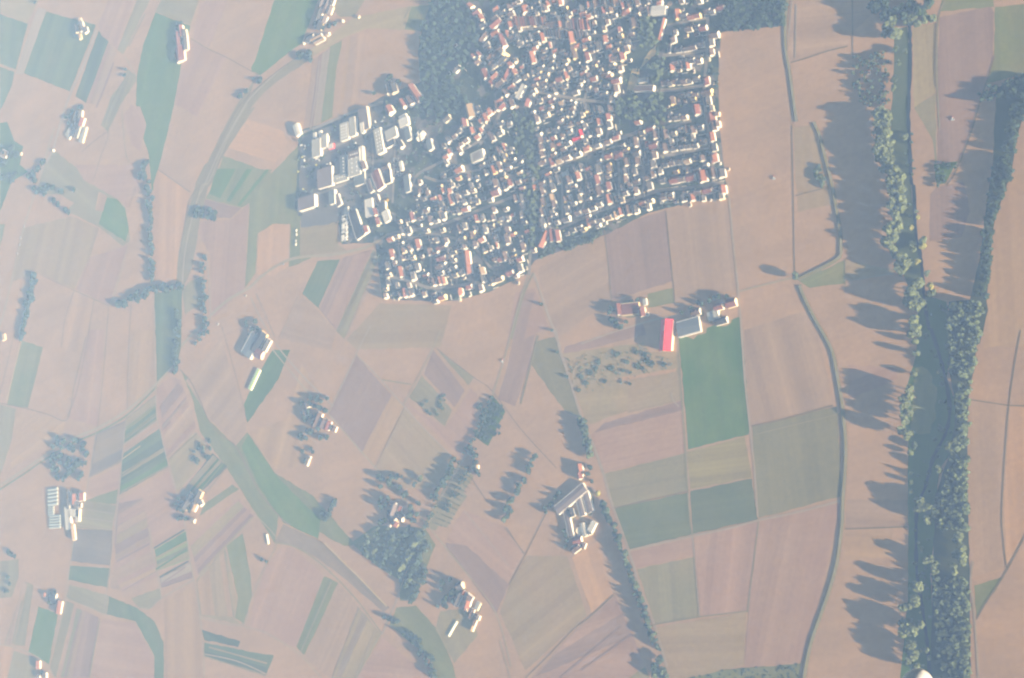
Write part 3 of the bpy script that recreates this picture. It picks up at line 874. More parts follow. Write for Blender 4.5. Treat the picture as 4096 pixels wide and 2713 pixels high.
def gable_wall():
    # unit footprint, eaves at z=1, ridge at z=1.62 along x
    v = [(-.5, -.5, 0), (.5, -.5, 0), (.5, .5, 0), (-.5, .5, 0), (-.5, -.5, 1), (.5, -.5, 1), (.5, .5, 1), (-.5, .5, 1), (-.5, 0, 1.6), (.5, 0, 1.6)]
    f = [(0, 1, 5, 4), (2, 3, 7, 6), (1, 2, 6, 9, 5), (3, 0, 4, 8, 7), (4, 5, 9, 8), (6, 7, 8, 9)]
    return mesh("gable_wall", v, f)
def gable_roof():
    V, F = [], []
    e, x = .56, .535
    zr, ze, t = 1.665, .94, .055
    prof = [(-e, ze), (0, zr), (e, ze), (e, ze - t), (0, zr - t), (-e, ze - t)]
    for s in (-x, x):
        for y, z in prof: V.append((s, y, z))
    for i in range(6):
        j = (i + 1) % 6
        F.append((i, j, j + 6, i + 6))
    F += [(5, 4, 1, 0), (4, 3, 2, 1), (6, 7, 10, 11), (7, 8, 9, 10)]
    me = mesh("gable_roof", V, F)
    bm = bmesh.new(); bm.from_mesh(me); bmesh.ops.recalc_face_normals(bm, faces=bm.faces); bm.to_mesh(me); bm.free()
    return me
def hip_roof():
    e = .54; ze = .95; t = .05
    v = [(-e, -e, ze), (e, -e, ze), (e, e, ze), (-e, e, ze), (-.2, 0, 1.55), (.2, 0, 1.55), (-e, -e, ze - t), (e, -e, ze - t), (e, e, ze - t), (-e, e, ze - t)]
    f = [(0, 1, 5, 4), (1, 2, 5), (2, 3, 4, 5), (3, 0, 4), (6, 7, 1, 0), (7, 8, 2, 1), (8, 9, 3, 2), (9, 6, 0, 3), (9, 8, 7, 6)]
    return mesh("hip_roof", v, f)
def box_wall():
    v, f = box_vf(-.5, .5, -.5, .5, 0, 1)
    return mesh("box_wall", v, f[2:] + [f[1]])
def flat_roof():
    # gravel deck behind a low parapet
    a, b, c = .505, .485, .4
    v = [(-a, -a, .96), (a, -a, .96), (a, a, .96), (-a, a, .96), (-a, -a, 1.05), (a, -a, 1.05), (a, a, 1.05), (-a, a, 1.05), (-b, -b, 1.05), (b, -b, 1.05), (b, b, 1.05), (-b, b, 1.05), (-b, -b, 1.005), (b, -b, 1.005), (b, b, 1.005), (-b, b, 1.005)]
    f = [(0, 1, 5, 4), (1, 2, 6, 5), (2, 3, 7, 6), (3, 0, 4, 7), (4, 5, 9, 8), (5, 6, 10, 9), (6, 7, 11, 10), (7, 4, 8, 11), (8, 9, 13, 12), (9, 10, 14, 13), (10, 11, 15, 14), (11, 8, 12, 15), (12, 13, 14, 15)]
    return mesh("flat_roof", v, f)
def low_roof():
    # shallow double pitch of a hall
    V, F = [], []
    e, x = .515, .51
    prof = [(-e, .985), (0, 1.12), (e, .985), (e, .96), (-e, .96)]
    for s in (-x, x):
        for y, z in prof: V.append((s, y, z))
    for i in range(5):
        j = (i + 1) % 5
        F.append((i, j, j + 5, i + 5))
    F += [(4, 3, 2, 1, 0), (5, 6, 7, 8, 9)]
    me = mesh("low_roof", V, F)
    bm = bmesh.new(); bm.from_mesh(me); bmesh.ops.recalc_face_normals(bm, faces=bm.faces); bm.to_mesh(me); bm.free()
    return me
MW, MR, MH, MB, MF, ML = gable_wall(), gable_roof(), hip_roof(), box_wall(), flat_roof(), low_roof()
v, f = box_vf(-.5, .5, -.5, .5, 0, 1)
MCH = mesh("chimney_stack", v, f)
CHIM = mat("chimney_brick", (.33, .22, .18), .9, .15, .5)
v, f = merge(box_vf(-.5, .5, -.5, .5, 0, .7), ([(-.56, -.56, .7), (.56, -.56, .7), (.56, .56, .7), (-.56, .56, .7), (-.4, 0, 1.0), (.4, 0, 1.0)], [(0, 1, 5, 4), (1, 2, 5), (2, 3, 4, 5), (3, 0, 4)]))
MDORM = mesh("dormer_box", v, f)
MSKY = mesh("skylight_box", *box_vf(-.5, .5, -.5, .5, 0, 1))

for m_ in (MW, MR, MH, MB, MF, ML, MCH, MDORM, MSKY): m_.materials.append(ROOFM['g'])
FOOT = []   # footprints, so that trees keep off them

def building(name, px, py, roof, L, W, eave, ang, shape='gable', wall=None, z=None, extras=True, pitch=1.0):
    """one building: an empty at its base, walls, roof and what stands on the roof"""
    z = eave * 0.75 if z is None else z
    p = P(px, py, z)
    rz = gdir(px, py, ang)
    o = empty(name, (p.x, p.y, 0), rz)
    FOOT.append((p.x, p.y, 0.5 * math.hypot(L, W) * .86))
    wm = wall if wall is not None else random.choices(WALLM, (70, 17, 8, 5))[0]
    s = (L, W, eave)
    if shape == 'gable':
        k = min(1.0, W * .5 / eave * pitch)   # keep the pitch near 40 degrees whatever the width
        kz = eave
        obj("wall", MW, wm, o, scale=(L, W, kz))
        rf = obj("roof", MR, ROOFM[roof], o, scale=(L, W, kz))
    elif shape == 'hip':
        obj("wall", MB, wm, o, scale=s); rf = obj("roof", MH, ROOFM[roof], o, scale=s)
    elif shape == 'low':
        obj("wall", MB, wm, o, scale=s); rf = obj("roof", ML, ROOFM[roof], o, scale=s)
    else:
        obj("wall", MB, wm, o, scale=s); rf = obj("roof", MF, ROOFM[roof], o, scale=s)
    if extras and shape in ('gable', 'hip') and L > 8:
        c = obj("chimney", MCH, CHIM, o, loc=(random.uniform(-.3, .3) * L, random.uniform(-.12, .12) * W, eave * 1.4), scale=(.8, .8, eave * .42))
        if random.random() < .3 and shape == 'gable':
            obj("dormer", MDORM, ROOFM[roof], o, loc=(random.uniform(-.15, .15) * L, random.choice((-.27, .27)) * W, eave * 1.12), scale=(2.6, 2.6, 1.9))
    return o

# street direction across the village, in degrees of the photograph
ANG = [(1850, 100, 42), (1830, 260, 45), (1960, 300, 38), (1900, 420, 32), (1980, 60, 30), (2100, 120, 18), (2250, 100, 12), (2200, 300, 18), (2450, 60, 14), (2470, 300, 12), (2750, 120, 10), (2800, 320, 10),
       (2750, 600, 10), (2550, 700, 12), (2850, 800, 9), (2250, 620, 20), (2150, 500, 18), (2100, 900, 15), (2250, 950, 14), (1950, 800, 16), (1700, 900, 16), (1800, 1100, 15), (2000, 1150, 18), (1650, 1000, 14), (1300, 700, 17), (1400, 900, 18), (1700, 560, 30), (1850, 560, 32)]
def street_angle(px, py):
    s = w = 0.0
    for x, y, a in ANG:
        q = 1.0 / ((px - x) ** 2 + (py - y) ** 2 + 900)
        q *= q
        s += q * a; w += q
    return s / w

ZONES = [  # (x0, y0, x1, y1, wording)
    (1600, 0, 1960, 200, "at the edge of the wooded park"), (1600, 200, 1960, 400, "south of the wooded park lane"),
    (1960, 0, 2140, 115, "above the barn row"), (1960, 115, 2080, 400, "in the old lanes by the church"),
    (2140, 0, 2364, 115, "in the blocks at the top edge"), (2080, 115, 2364, 165, "along the curved main street"),
    (2080, 165, 2230, 290, "in the garden rows below the main street"), (2230, 165, 2364, 290, "on the lanes west of the tall trees"),
    (2080, 290, 2230, 400, "above the sloping lane"), (2230, 290, 2364, 400, "by the lane to the school"),
    (2364, 0, 2600, 110, "west of the sports hall"), (2600, 0, 3000, 110, "in the top right block by the wood"),
    (2364, 110, 2530, 250, "across the street from the school trees"), (2530, 110, 3000, 250, "in the rows beneath the long orange roof"),
    (2364, 250, 2530, 400, "left of the sandy school court"), (2530, 250, 3000, 400, "right of the sandy school court"),
    (1600, 400, 1780, 600, "beside the white clover-shaped building"), (1780, 400, 1960, 560, "below the big beige gabled hall"),
    (1960, 400, 2140, 560, "west of the green avenue"), (2140, 400, 2364, 560, "in the middle garden rows"),
    (1780, 560, 1960, 784, "around the striped flat block"), (1600, 600, 1780, 784, "north of the timber yard lane"), (1960, 560, 2140, 784, "at the meeting of the two avenues"),
    (2140, 560, 2364, 784, "above the broad diagonal avenue"), (2364, 400, 2560, 580, "south of the school trees"),
    (2560, 400, 3000, 540, "near the striped red-and-white block"), (2364, 580, 2560, 784, "below the diagonal avenue"),
    (2560, 540, 3000, 640, "in the fourth eastern row"), (2560, 640, 3000, 784, "in the last eastern rows"),
    (1400, 784, 1620, 950, "next to the trailer park"), (1620, 784, 1780, 980, "in the western housing block"), (1780, 784, 1960, 980, "west of the striped terrace"),
    (1960, 784, 2140, 980, "in the lanes above the long orange terrace"), (2140, 784, 2364, 980, "right of the green avenue"),
    (1400, 950, 1700, 1300, "at the southwest corner by the ploughed field"), (1700, 980, 1900, 1300, "on the southern loop road"), (1900, 980, 2140, 1300, "along the southern field edge"),
    (2140, 980, 2364, 1300, "at the village exit"), (2364, 784, 2620, 1000, "on the lower field edge row"), (2620, 784, 3000, 1000, "at the southeast field corner"),
]
def zone(px, py):
    for x0, y0, x1, y1, s in ZONES:
        if x0 <= px < x1 and y0 <= py < y1: return s
    return "in the village"

# houses read off the survey sheets: x,y roof-and-facing [:length x width [:turn]]
TILES = {
(1772, 0): """440,105,oE::50 545,205,rG 615,290,oE 640,400,gG 655,590,gG:17x8:50 845,150,oG 960,205,gG 1070,125,gE 835,295,gG:11x8:40 850,375,rG:20x9:40 845,530,oG:14x9:25
940,620,rE:14x9:20 975,715,rE:10x9:25 1080,410,oE 1135,440,gG:7x6 1310,160,oE:12x12 950,290,gG:7x6 1075,310,gG:8x7 1040,550,oE:12x5 1240,700,gG:10x9 1215,610,gE:12x5 700,720,gG 740,785,gG:8x7
880,830,bG:19x12:48 760,915,gG:11x8:48 490,905,oE:8x7 580,880,oE:10x7 790,1010,rG:11x8:45 830,1060,gG:9x6 1075,1050,oE:9x9 1030,1180,rE:22x8:-28 670,1190,rE:17x11:25 780,1145,yG:6x5 830,1215,oG:13x7:45 905,1330,bG:15x11:40 780,1340,rE:10x7
785,1385,gG:7x6:40 1150,1165,oE 1230,1155,gG:7x6 1185,1265,gG:11x8:40 1105,1395,oG:11x7:42 1165,1460,dE:9x8 1005,1490,bE:12x7:35 1330,1225,gG 1265,1070,oG:7x6 1305,905,gG:7x6 1335,835,gG:6x5
1500,690,gG:10x8 1485,775,oG:8x7 1365,740,gG:8x6 1510,540,gG:8x7 1435,930,oE:20x9:15 1300,990,gG:7x6 1380,1018,gG:6x5 1425,1045,gE:7x6 1415,600,gE:13x5 1345,620,gE:10x5 1600,610,oE:15x6
1700,385,rG:11x9 1790,370,bG:14x13 1880,390,oE:11x5 1860,310,gE:9x5 2000,300,gE:12x6 2055,615,oE:19x9 2300,635,oG:12x8 2145,740,oG:9x7 2095,850,bE:21x7 2310,920,rE:14x9 1995,875,gG:8x6 1975,970,gG:9x8
1715,725,oE:10x4 1790,820,oG:8x6 1740,920,gG 1630,925,gG:8x6 1740,1015,gG:9x8 1590,1010,gG:7x6 1940,1065,gG 1575,1095,gG 1730,1110,gG:10x8 1910,1150,gG:11x8 1545,1180,gG:8x7 1655,1210,gG:10x9 1980,1220,oE:12x6
1870,1265,rG:11x9 1620,1320,gG:10x8 1520,1265,oG:9x7 1485,1360,gG:10x9 1850,1370,gG:9x8 1760,1355,bG:10x8 1970,1385,gG:8x6 1795,1455,gE:10x5 1630,1415,gG:8x6 1455,1455,gG:9x8 1425,1535,gG:9x8 1930,1450,gE:9x5
2285,1085,gG:8x7 2160,1025,gG:7x6 2255,1180,oG:9x8 2215,1285,gG:9x8 2190,1395,gG:9x8 2125,1480,gG:11x8 2330,1425,gG:9x8 2330,1230,rE:10x8 1510,60,gG:11x9 1470,115,gG:7x6 1600,130,gE:13x5 1650,140,bE:10x6 1500,215,gE:10x6
1680,50,oE:10x6 1800,20,oG:8x7 1880,40,oE:12x7 1820,100,gG:6x5 1960,140,gG:9x7 2220,150,gE:11x7 2260,220,oG:11x9 2345,250,oG:9x8 1220,20,gG:8x7 1300,400,gG:7x5 1640,300,gE:8x5 1090,520,gG:7x6 1225,470,gE:9x5 1760,230,gG:9x7 1100,220,bG:10x8
560,990,bG:9x7 200,725,gG:5x4 230,1105,gG:13x6:48 90,1180,gG:6x5 2150,320,oG:7x6 2040,220,gG:8x7 1160,60,gG:8x7 1400,150,gG:9x7""",
(2364, 0): """70,80,rE:13x8 240,65,gE:20x6 210,180,rE:11x6 230,240,gG:9x7 80,215,gE:10x5 390,50,gE:12x6 380,120,gE:8x5 520,100,rE:9x5 615,90,bE:12x6 640,20,gE:9x6 740,40,bE:14x7 830,135,gG:10x9 560,190,oG:13x11
745,240,gG:9x8 320,165,bE:8x6 445,205,gE:8x5 380,260,gG:10x7 930,180,rE:13x6 925,20,gE:9x6 1095,45,oG:9x7 685,380,bE:15x12 210,460,gE:9x6 50,380,gE:10x6 35,510,gG:7x6 480,575,gG:8x7 665,550,bG:8x7 230,640,oE:11x9
110,730,gE:14x10 305,620,gG:6x5 445,700,gG:9x8 290,750,oG:9x8 405,815,rG:11x9 590,690,gE:10x8 565,790,bE:11x9 500,915,rE:12x9 385,935,gG:10x8 320,930,oE:11x6 105,1000,oG:5x5 345,1050,gG:9x8 60,1065,gG:8x6 620,970,gG:6x5
470,1110,gE:8x8 245,1195,rG:12x8 300,1220,rG:9x8 55,1255,rG:11x9 410,1290,rG:14x9 255,1380,gG:9x8 400,1430,bE:12x9 215,1510,gG:12x9 360,1550,gG:8x7 1385,235,oE:14x9 1500,260,gG:10x8 1610,275,oG:11x8 1700,250,rG:11x8 1865,180,gG:9x8
1945,190,gG:9x8 2080,130,rG:11x9 1575,465,gG:11x8 1695,435,gG:9x7 1800,450,rG:11x9 1345,520,gE:9x7 1330,575,bE:8x5 1520,575,gG:7x6 1700,550,gG:7x5 1315,640,gE:9x8 1400,790,gG:11x9 1520,780,gG:10x8 1630,760,rG:12x8
1760,710,gG:11x9 1975,560,rG:14x10 1925,690,gE:11x8 1930,840,gE:10x7 1355,1010,gG:10x7 1480,990,gG:10x8 1610,970,gG:10x8 1730,975,rG:9x8 1300,1090,oE:10x8 1410,1120,gG:7x6 1475,1060,gE:9x6 1555,1065,oE:10x7 1180,1325,gG:11x8
1275,1340,gG:8x7 1340,1310,rG:10x8 1425,1310,gG:11x8 1500,1310,bG:9x8 1565,1300,gG:11x8 1690,1260,gG:10x8 1850,1300,rE:12x9 1860,1480,rG:15x9 1460,1530,gG:8x7 1580,1510,gG:9x7 1680,1520,gG:10x8 150,890,gG:6x5 20,820,gG:7x6
1460,20,gG:8x7 1530,25,gE:7x5 1740,20,gG:8x7 1060,70,gG:6x5""",
(2364, 392): """180,5,gG:7x6 330,20,gE:9x7 1305,50,bE:12x8 1400,60,gE:7x5 1500,60,gE:7x5 1650,20,gG:8x7 1870,50,gE:13x9 1930,170,gE:9x6 1930,320,oE:14x12 1970,460,bE:13x9 1940,630,oE:13x8 1965,800,gE:12x9 1975,960,oE:13x10
150,195,gE:11x6 75,180,gE:10x5 305,170,bE:9x8 280,315,rE:10x8 130,390,oE:10x7 290,440,gE:10x8 120,550,bE:11x8 280,700,rG:11x8 400,640,rG:12x7 110,760,gG:10x7 290,930,rG:12x8 130,1010,gG:7x6 760,390,oG:9x7 960,500,rG:12x9
820,555,gG:10x8 830,645,gG:6x5 1030,600,bE:11x9 1200,590,bE:13x7 1330,570,gG:9x7 1440,505,gG:8x7 1540,510,gE:11x7 1635,520,rE:11x9 1760,470,gG:9x8 1635,640,gE:9x5 720,710,bE:14x7 1010,760,rG:13x10 1280,705,gE:9x7
1185,805,gE:12x9 1320,805,gG:11x9 1450,790,gG:8x7 1555,775,gG:9x7 1680,760,gG:9x8 1795,705,gG:10x9 740,890,gG:11x9 1010,920,gE:12x9 565,1030,bE:11x8 740,1020,rE:11x10 990,1070,gE:11x9 1190,1070,gG:9x7 1300,1040,gG:9x8
1420,1020,gG:11x8 1550,1010,yG:10x8 1680,960,gG:10x8 1790,970,bE:8x7 115,1150,gE:14x9 280,1120,bE:14x10 555,1180,gE:10x7 700,1190,gE:10x7 990,1230,rE:10x7 100,1320,rE:14x9 280,1420,rE:12x9 560,1310,bE:10x7 735,1340,rG:10x8
120,1500,bE:14x11 720,1490,rE:10x8 560,1520,gG:8x7 930,1420,gE:12x10 1150,1320,gG:10x8 1335,1320,rG:13x9 1450,1300,gG:11x8 1600,1270,rG:13x11 1790,1260,oE:16x12 1960,1200,gE:14x7 2090,1210,gE:12x11 1870,1480,rG:14x9
2000,1455,gG:9x6 2115,1470,oE:12x9 1520,1525,gG:8x7 1620,1540,rG:10x7 1720,1510,rG:11x7 1170,1555,gG:8x7 1290,1550,gG:8x7 1260,300,gE:12x8 1370,310,gG:12x9 1500,310,gG:9x7 2010,260,gG:8x6 2030,420,gE:9x6 450,560,gG:7x6""",
(1772, 392): """65,330,gG:13x9:38 560,185,gE:11x8:20 340,400,rE:14x10:12 625,350,oG:9x8 670,270,oG:9x9 740,220,oE:12x8:22 690,340,oE:12x8:25 920,40,oG:10x8 870,130,bE:16x7:15 960,130,rG:11x9:45 1100,100,bE:13x9:20 800,220,oG:7x6
1355,80,rE:12x9:-15 1565,40,gG:9x8 1750,50,rG:10x8 1910,75,yG:8x7 2100,100,gG:8x7 2080,170,gG:9x7 1730,165,gG:8x6 1870,215,gG:9x8 1445,245,gG:8x7 1660,270,gG:9x8 2070,255,gG:8x7 2295,170,gE:12x7 2230,275,gE:8x6
1505,345,rE:12x7 1845,345,gG:7x6 1890,380,gG:8x7 1915,310,gG:7x6 2055,415,gG:9x8 2200,410,gG:8x7 2270,460,gE:9x8 1820,505,gG:9x8 2035,540,gG:9x8 1075,290,gG:7x6 1060,425,gG:9x8 930,410,gG:9x7 900,480,gG:7x5 475,530,oE:11x7:18
620,530,oE:9x6 560,620,oG:9x8 270,520,gG:8x7 185,620,gG:8x7 90,680,gE:10x8 20,780,gE:10x7 380,680,gG:9x7 300,740,gG:8x6 415,640,gG:6x5 775,630,bE:18x9 920,560,gG:10x8 1545,600,gG:9x8 1565,690,gE:10x9 1570,800,bE:11x8 1580,905,bE:11x9
1600,1030,gG:13x8 1760,780,bE:9x9 1780,640,rG:8x7 2005,730,gG:9x8 1780,910,gG:8x7 110,870,oE:9x6 60,940,oG:9x9 270,850,gE:12x7 265,1145,oG:13x10 900,850,rE:13x7 990,790,oE:12x5 1110,840,gE:9x6 985,950,gE:11x8
50,1030,gE:14x6:30 815,1160,oE:14x6 905,1100,bE:15x7 725,1060,gE:8x5 690,1190,gE:9x6 840,1370,bE:12x9 1075,1370,rE:11x8 1215,1340,gG:9x8 980,1290,bG:9x7 850,1500,rG:14x13 1240,1200,yG:8x7 1740,1040,rE:13x8 1870,1000,yG:10x9
1990,950,gG:11x9 2160,900,gG:11x8 2300,810,oG:11x9 2215,1110,gE:10x6 2165,1260,oE:12x8 2015,1320,bE:12x8 1840,1310,gE:15x7 1595,1370,gG:10x7 1750,1430,gE:12x8 1590,1500,bE:13x7 2000,1450,gE:10x7 2195,1500,gE:9x6 365,1510,gG:9x7
490,1485,gG:8x6 605,1470,gG:6x5 570,1400,gE:8x5 210,1450,gG:5x5 10,1490,oE:8x6 15,1250,gG:7x6 1500,490,cG:6x5 1900,140,gG:7x6 1150,590,gG:6x5""",
(1772, 784): """250,50,gE:11x8 650,45,gG:6x5 1165,45,bE:11x7 1265,40,gE:12x8 1265,160,gE:13x7 1590,90,bE:13x8 1740,30,yE:10x8 2020,30,gE:12x6 1775,140,gE:12x8 2190,40,gE:11x6 185,260,gG:9x5 255,240,gE:11x7 365,210,oG:12x8
400,195,gG:7x6 540,365,rE:11x7 635,350,gE:12x6 10,330,gE:12x8 1590,260,gE:11x6 1750,290,gE:10x6 1790,310,gG:8x6 1985,230,gE:12x8 2170,270,gG:10x8 2300,235,gG:10x8 1970,370,gG:14x9 1590,420,gE:12x7 1830,420,gG:8x7 270,530,bE:13x6
350,490,gE:11x7 680,530,gE:14x6 475,630,gE:10x7 630,695,oG:10x8:30 520,780,bE:10x8 310,690,gG:13x10 1030,560,gE:11x9 1030,700,bE:15x9 840,680,gE:12x8 865,790,oE:9x4 870,560,cG:7x5 800,600,gE:8x5 820,230,bE:9x6 1010,215,gG:8x6
1120,300,oG:6x5 1145,410,gG:7x5 900,475,gG:7x5 1600,510,gE:9x7 15,820,rG:10x8 15,985,rG:10x9 15,1100,gG:8x8 180,905,gG:10x7 180,1035,gG:8x6 180,1150,gG:9x7 300,1220,gE:11x7 200,1265,gG:10x7 770,950,gG:7x6
840,1010,gG:8x7 930,1010,rG:9x8 1000,970,bE:14x7 1240,1010,rG:10x8 1230,1160,gE:13x9 1080,1230,rG:12x9 630,1210,yE:12x9 645,1330,gE:12x5 800,1360,gE:11x10 905,1330,gG:12x8 430,1450,rG:10x8 605,1480,gE:11x8 290,1530,oE:10x6 20,1360,oE:12x6
2090,540,gG:9x7 2200,500,gG:8x7 2255,540,gG:8x6 1990,600,gG:7x6 2340,440,oE:11x8 1120,860,gG:6x5 1280,820,bE:12x8 560,1130,gG:6x5 1960,60,gE:9x6 2330,330,gG:8x6 430,640,gG:7x6""",
(2364, 784): """290,60,oE:14x8 40,190,gG:10x8 140,130,gG:9x8 420,50,gE:8x6 500,70,gE:9x6 840,120,oG:10x8 955,80,gG:9x6 920,180,gE:9x6 720,220,gE:12x8 600,230,bE:14x8 475,260,oE:11x7 400,310,yE:10x5 290,340,gG:10x8
165,390,gG:9x7 35,420,rG:11x9 120,480,gG:8x6 1165,40,gG:9x5 1290,30,gG:9x6 1480,40,gE:10x8 1630,30,oE:9x7 1360,85,gG:6x5 2080,10,gE:9x8 235,430,gG:5x5""",
(1180, 784): """1540,690,oG:11x9 1550,930,oE:14x9 1480,1120,gE:12x8 1510,1260,gG:9x6 1490,1390,gE:9x6 1460,1490,gG:8x6 1700,1220,oE:17x8 1880,340,rE:14x8 1800,390,gG:7x6 1960,180,gE:7x6 2110,230,bG:9x8 1720,550,gE:14x8
1820,560,gE:13x8 2000,480,gG:7x6 2170,390,bE:12x8 2230,40,oG:10x6 2340,150,gE:12x9 2345,310,yE:12x8 1970,780,oE:16x9 2200,710,gG:8x7 2270,710,gE:9x6 2160,900,gE:12x8 2330,830,rG:12x8 2330,1000,rG:12x9 2320,1130,rG:12x9 2350,1230,gG:9x7
2030,960,gG:7x6 1890,990,gG:9x7 1840,830,gE:10x5 1740,880,bE:9x7 1960,1150,gE:13x8 1890,1290,gE:13x9 2160,1350,bE:11x7 2230,1380,bE:12x7 2330,1360,oE:12x9 1960,1530,gG:7x6 1860,1530,gE:8x7 1760,1530,rE:9x6 2080,1550,gG:7x6
1290,265,rE:12x8 1325,415,rE:13x8 1135,545,rE:12x9 1780,480,gG:6x5 2230,230,gG:6x5 2110,560,gG:8x6 1640,770,gG:7x6""",
(1543, 1170): """0,60,gE:8x6 165,20,gG:6x5 310,40,rE:9x5 410,20,rE:9x6 515,0,gG:7x6 620,35,gE:8x6 910,80,rG:12x8 800,140,gG:9x7 1200,20,oE:9x5 1340,30,gE:7x5""",
}
n_house = 0
for (ox, oy), txt in TILES.items():
    for t in txt.split():
        q = t.split(':')
        x, y, c = q[0].split(',')
        px, py = ox + float(x) / 4, oy + float(y) / 4
        face = c[1]
        L_, W_ = (float(k) for k in q[1].split('x')) if len(q) > 1 and q[1] else (random.uniform(10, 12), random.uniform(8, 9))
        turn = float(q[2]) if len(q) > 2 else street_angle(px, py)
        small = L_ * W_ < 44
        roof = c[0]
        if roof == 'g':
            roof = random.choices(['g', 'd', 'b'], (50, 25, 25))[0]
        elif roof == 'r' and random.random() < .3: roof = 'b'
        L_ *= 1.10; W_ *= 1.10
        eave = random.uniform(3.0, 3.4) if small else random.uniform(5.9, 7.4)
        name = "garage" if small else ("cottage" if L_ < 10.6 else "house")
        shape = 'gable'
        if not small and random.random() < .10: shape = 'hip'
        b = building(name, px, py, roof, L_, W_, eave, turn + (0 if face == 'G' else 90) , shape, extras=not small)
        z_ = zone(px, py)
        if small:
            later(b, f"small {RNAME[roof]}-roofed outbuilding", z_, px, "outbuilding", "small outbuildings in the village")
        else:
            n_house += 1
            size = "long " if L_ > 14.8 else ""
            form = "hipped " if shape == 'hip' else ("gabled " if face == 'G' else "")
            later(b, f"{size}{form}{RNAME[roof]}-roofed {name}", z_, px, name, name + "s of the village")

# the barns that stand side by side along the main street
bx = 0
for i in range(32):
    x = 1150 + i * 38
    if 1650 < x < 1830: continue
    yy = 350 if x < 1650 else (385 if x < 2000 else 410)
    c = random.choices(['o', 'r', 'b', 'm', 'b'], (3, 3, 4, 2, 2))[0]
    px, py = 1772 + x / 4, (yy + random.uniform(-14, 14)) / 4
    b = building("barn", px, py, c, random.uniform(15, 20), 3.3 if False else random.uniform(4.0, 4.8), random.uniform(4.2, 5.2), street_angle(px, py) + 86 - max(0, (1500 - x)) * .01, extras=False)
    later(b, f"narrow {RNAME[c]}-roofed barn", "in the row above the main street", px, "barn", "barns along the main street")
for i in range(15):
    x = 1640 + i * 47
    if 2000 < x < 2120: continue
    c = random.choices(['d', 'b', 'm', 'g'], (3, 4, 2, 2))[0]
    px, py = 1772 + x / 4, (545 + (x - 1640) * .05 + random.uniform(-10, 10)) / 4
    b = building("barn", px, py, c, random.uniform(12, 16), random.uniform(4.4, 5.2), random.uniform(4.0, 5.0), street_angle(px, py) + 86, extras=False)
    later(b, f"narrow {RNAME[c]}-roofed barn", "in the row below the main street", px, "barn", "barns along the main street")
for i in range(9):
    x = 60 + i * 62
    c = random.choices(['o', 'b', 'm', 'r'], (3, 3, 2, 2))[0]
    px, py = 2364 + x / 4, (-5 + random.uniform(-6, 8) + (30 if i % 2 else 0)) / 4
    b = building("barn", px, py + 8, c, random.uniform(10, 13), random.uniform(4.4, 5.2), random.uniform(4.0, 5.0), street_angle(px, py) + 86, extras=False)
    later(b, f"narrow {RNAME[c]}-roofed barn", "west of the sports hall", px, "barn", "barns along the main street")

# halls, works and large blocks: tile x,y, roof, width across, depth down (survey px), eave m, turn, shape, label
SKYV = MSKY
def hall(name, ox, oy, x, y, roof, w, h, eave, label, cat, ang=None, shape='flat', wall=0, lights=None, group=None):
    px, py = ox + x / 4, oy + y / 4
    a = street_angle(px, py) if ang is None else ang
    k = .105 * (P(px + 1, py) - P(px, py)).length / .42
    L_, W_ = w * k, h * k
    if shape in ('low', 'gable') and h > w:
        b = building(name, px, py, roof, W_, L_, eave, a + 90, shape, WALLM[wall] if isinstance(wall, int) else wall, extras=False)
        sx = (0, 1)
    else:
        b = building(name, px, py, roof, L_, W_, eave, a, shape, WALLM[wall] if isinstance(wall, int) else wall, extras=False)
        sx = (1, 0)
    tag(b, label, cat, group)
    if lights:
        nx, ny = lights
        for i in range(nx):
            for j in range(ny):
                u = ((i + .5) / nx - .5) * .8; v_ = ((j + .5) / ny - .5) * .85
                obj("skylight", MSKY, SKYLIGHT, b, loc=(u * L_ if sx[0] else v_ * W_, v_ * W_ if sx[0] else u * L_, eave * 1.0), scale=(1.5, 1.5, eave * .06 + .5))
    return b
IG = "works halls of the industrial estate"
T1, T2 = (1180, 392), (1180, 784)
hall("warehouse", *T1, 350, 800, 'l', 125, 215, 8, "pale flat warehouse with white lower wall near the estate's west corner", "warehouse", group=IG)
hall("warehouse", *T1, 478, 690, 'l', 80, 165, 7, "narrow pale hall with a row of dark doors beside the corner warehouse", "warehouse", group=IG)
hall("workshop", *T1, 578, 775, 'w', 75, 62, 5, "small white workshop with a red east wall", "workshop", wall=WALL_RED, group=IG)
hall("workshop", *T1, 320, 600, 'w', 42, 68, 4.5, "small white store behind the pale corner warehouse", "workshop", group=IG)
hall("workshop", *T1, 405, 575, 'w', 38, 75, 4.5, "slim white store in the estate's upper west yard", "workshop", group=IG)
hall("works_hall", *T1, 795, 540, 'l', 125, 215, 7, "grey works hall dotted with fifteen square skylights", "hall", lights=(3, 5), group=IG)
hall("works_hall", *T1, 930, 460, 'l', 85, 235, 7, "long grey works hall next to the dotted hall", "hall", group=IG)
hall("works_hall", *T1, 1110, 340, 'm', 130, 290, 8, "dark mauve works hall with a beige end wall at the estate's upper edge", "hall", wall=1, group=IG)
hall("office_block", *T1, 1085, 480, 'w', 48, 130, 9, "white office block below the mauve works hall", "office", group=IG)
hall("works_hall", *T1, 1350, 690, 'l', 105, 320, 9, "tall pale works hall with white eastern wall and small roof domes", "hall", lights=(2, 6), group=IG)
hall("works_hall", *T1, 1545, 575, 'l', 165, 130, 8, "broad pale hall east of the domed works hall", "hall", group=IG)
hall("works_hall", *T1, 1520, 710, 'd', 130, 110, 6, "dark roofed hall under the broad pale hall", "hall", group=IG)
hall("works_hall", *T1, 1745, 385, 'w', 135, 110, 7, "white hall beside the park edge", "hall", ang=28, group=IG)
hall("workshop", *T1, 1725, 300, 'w', 110, 40, 5, "thin white shed above the white park-edge hall", "workshop", ang=28, group=IG)
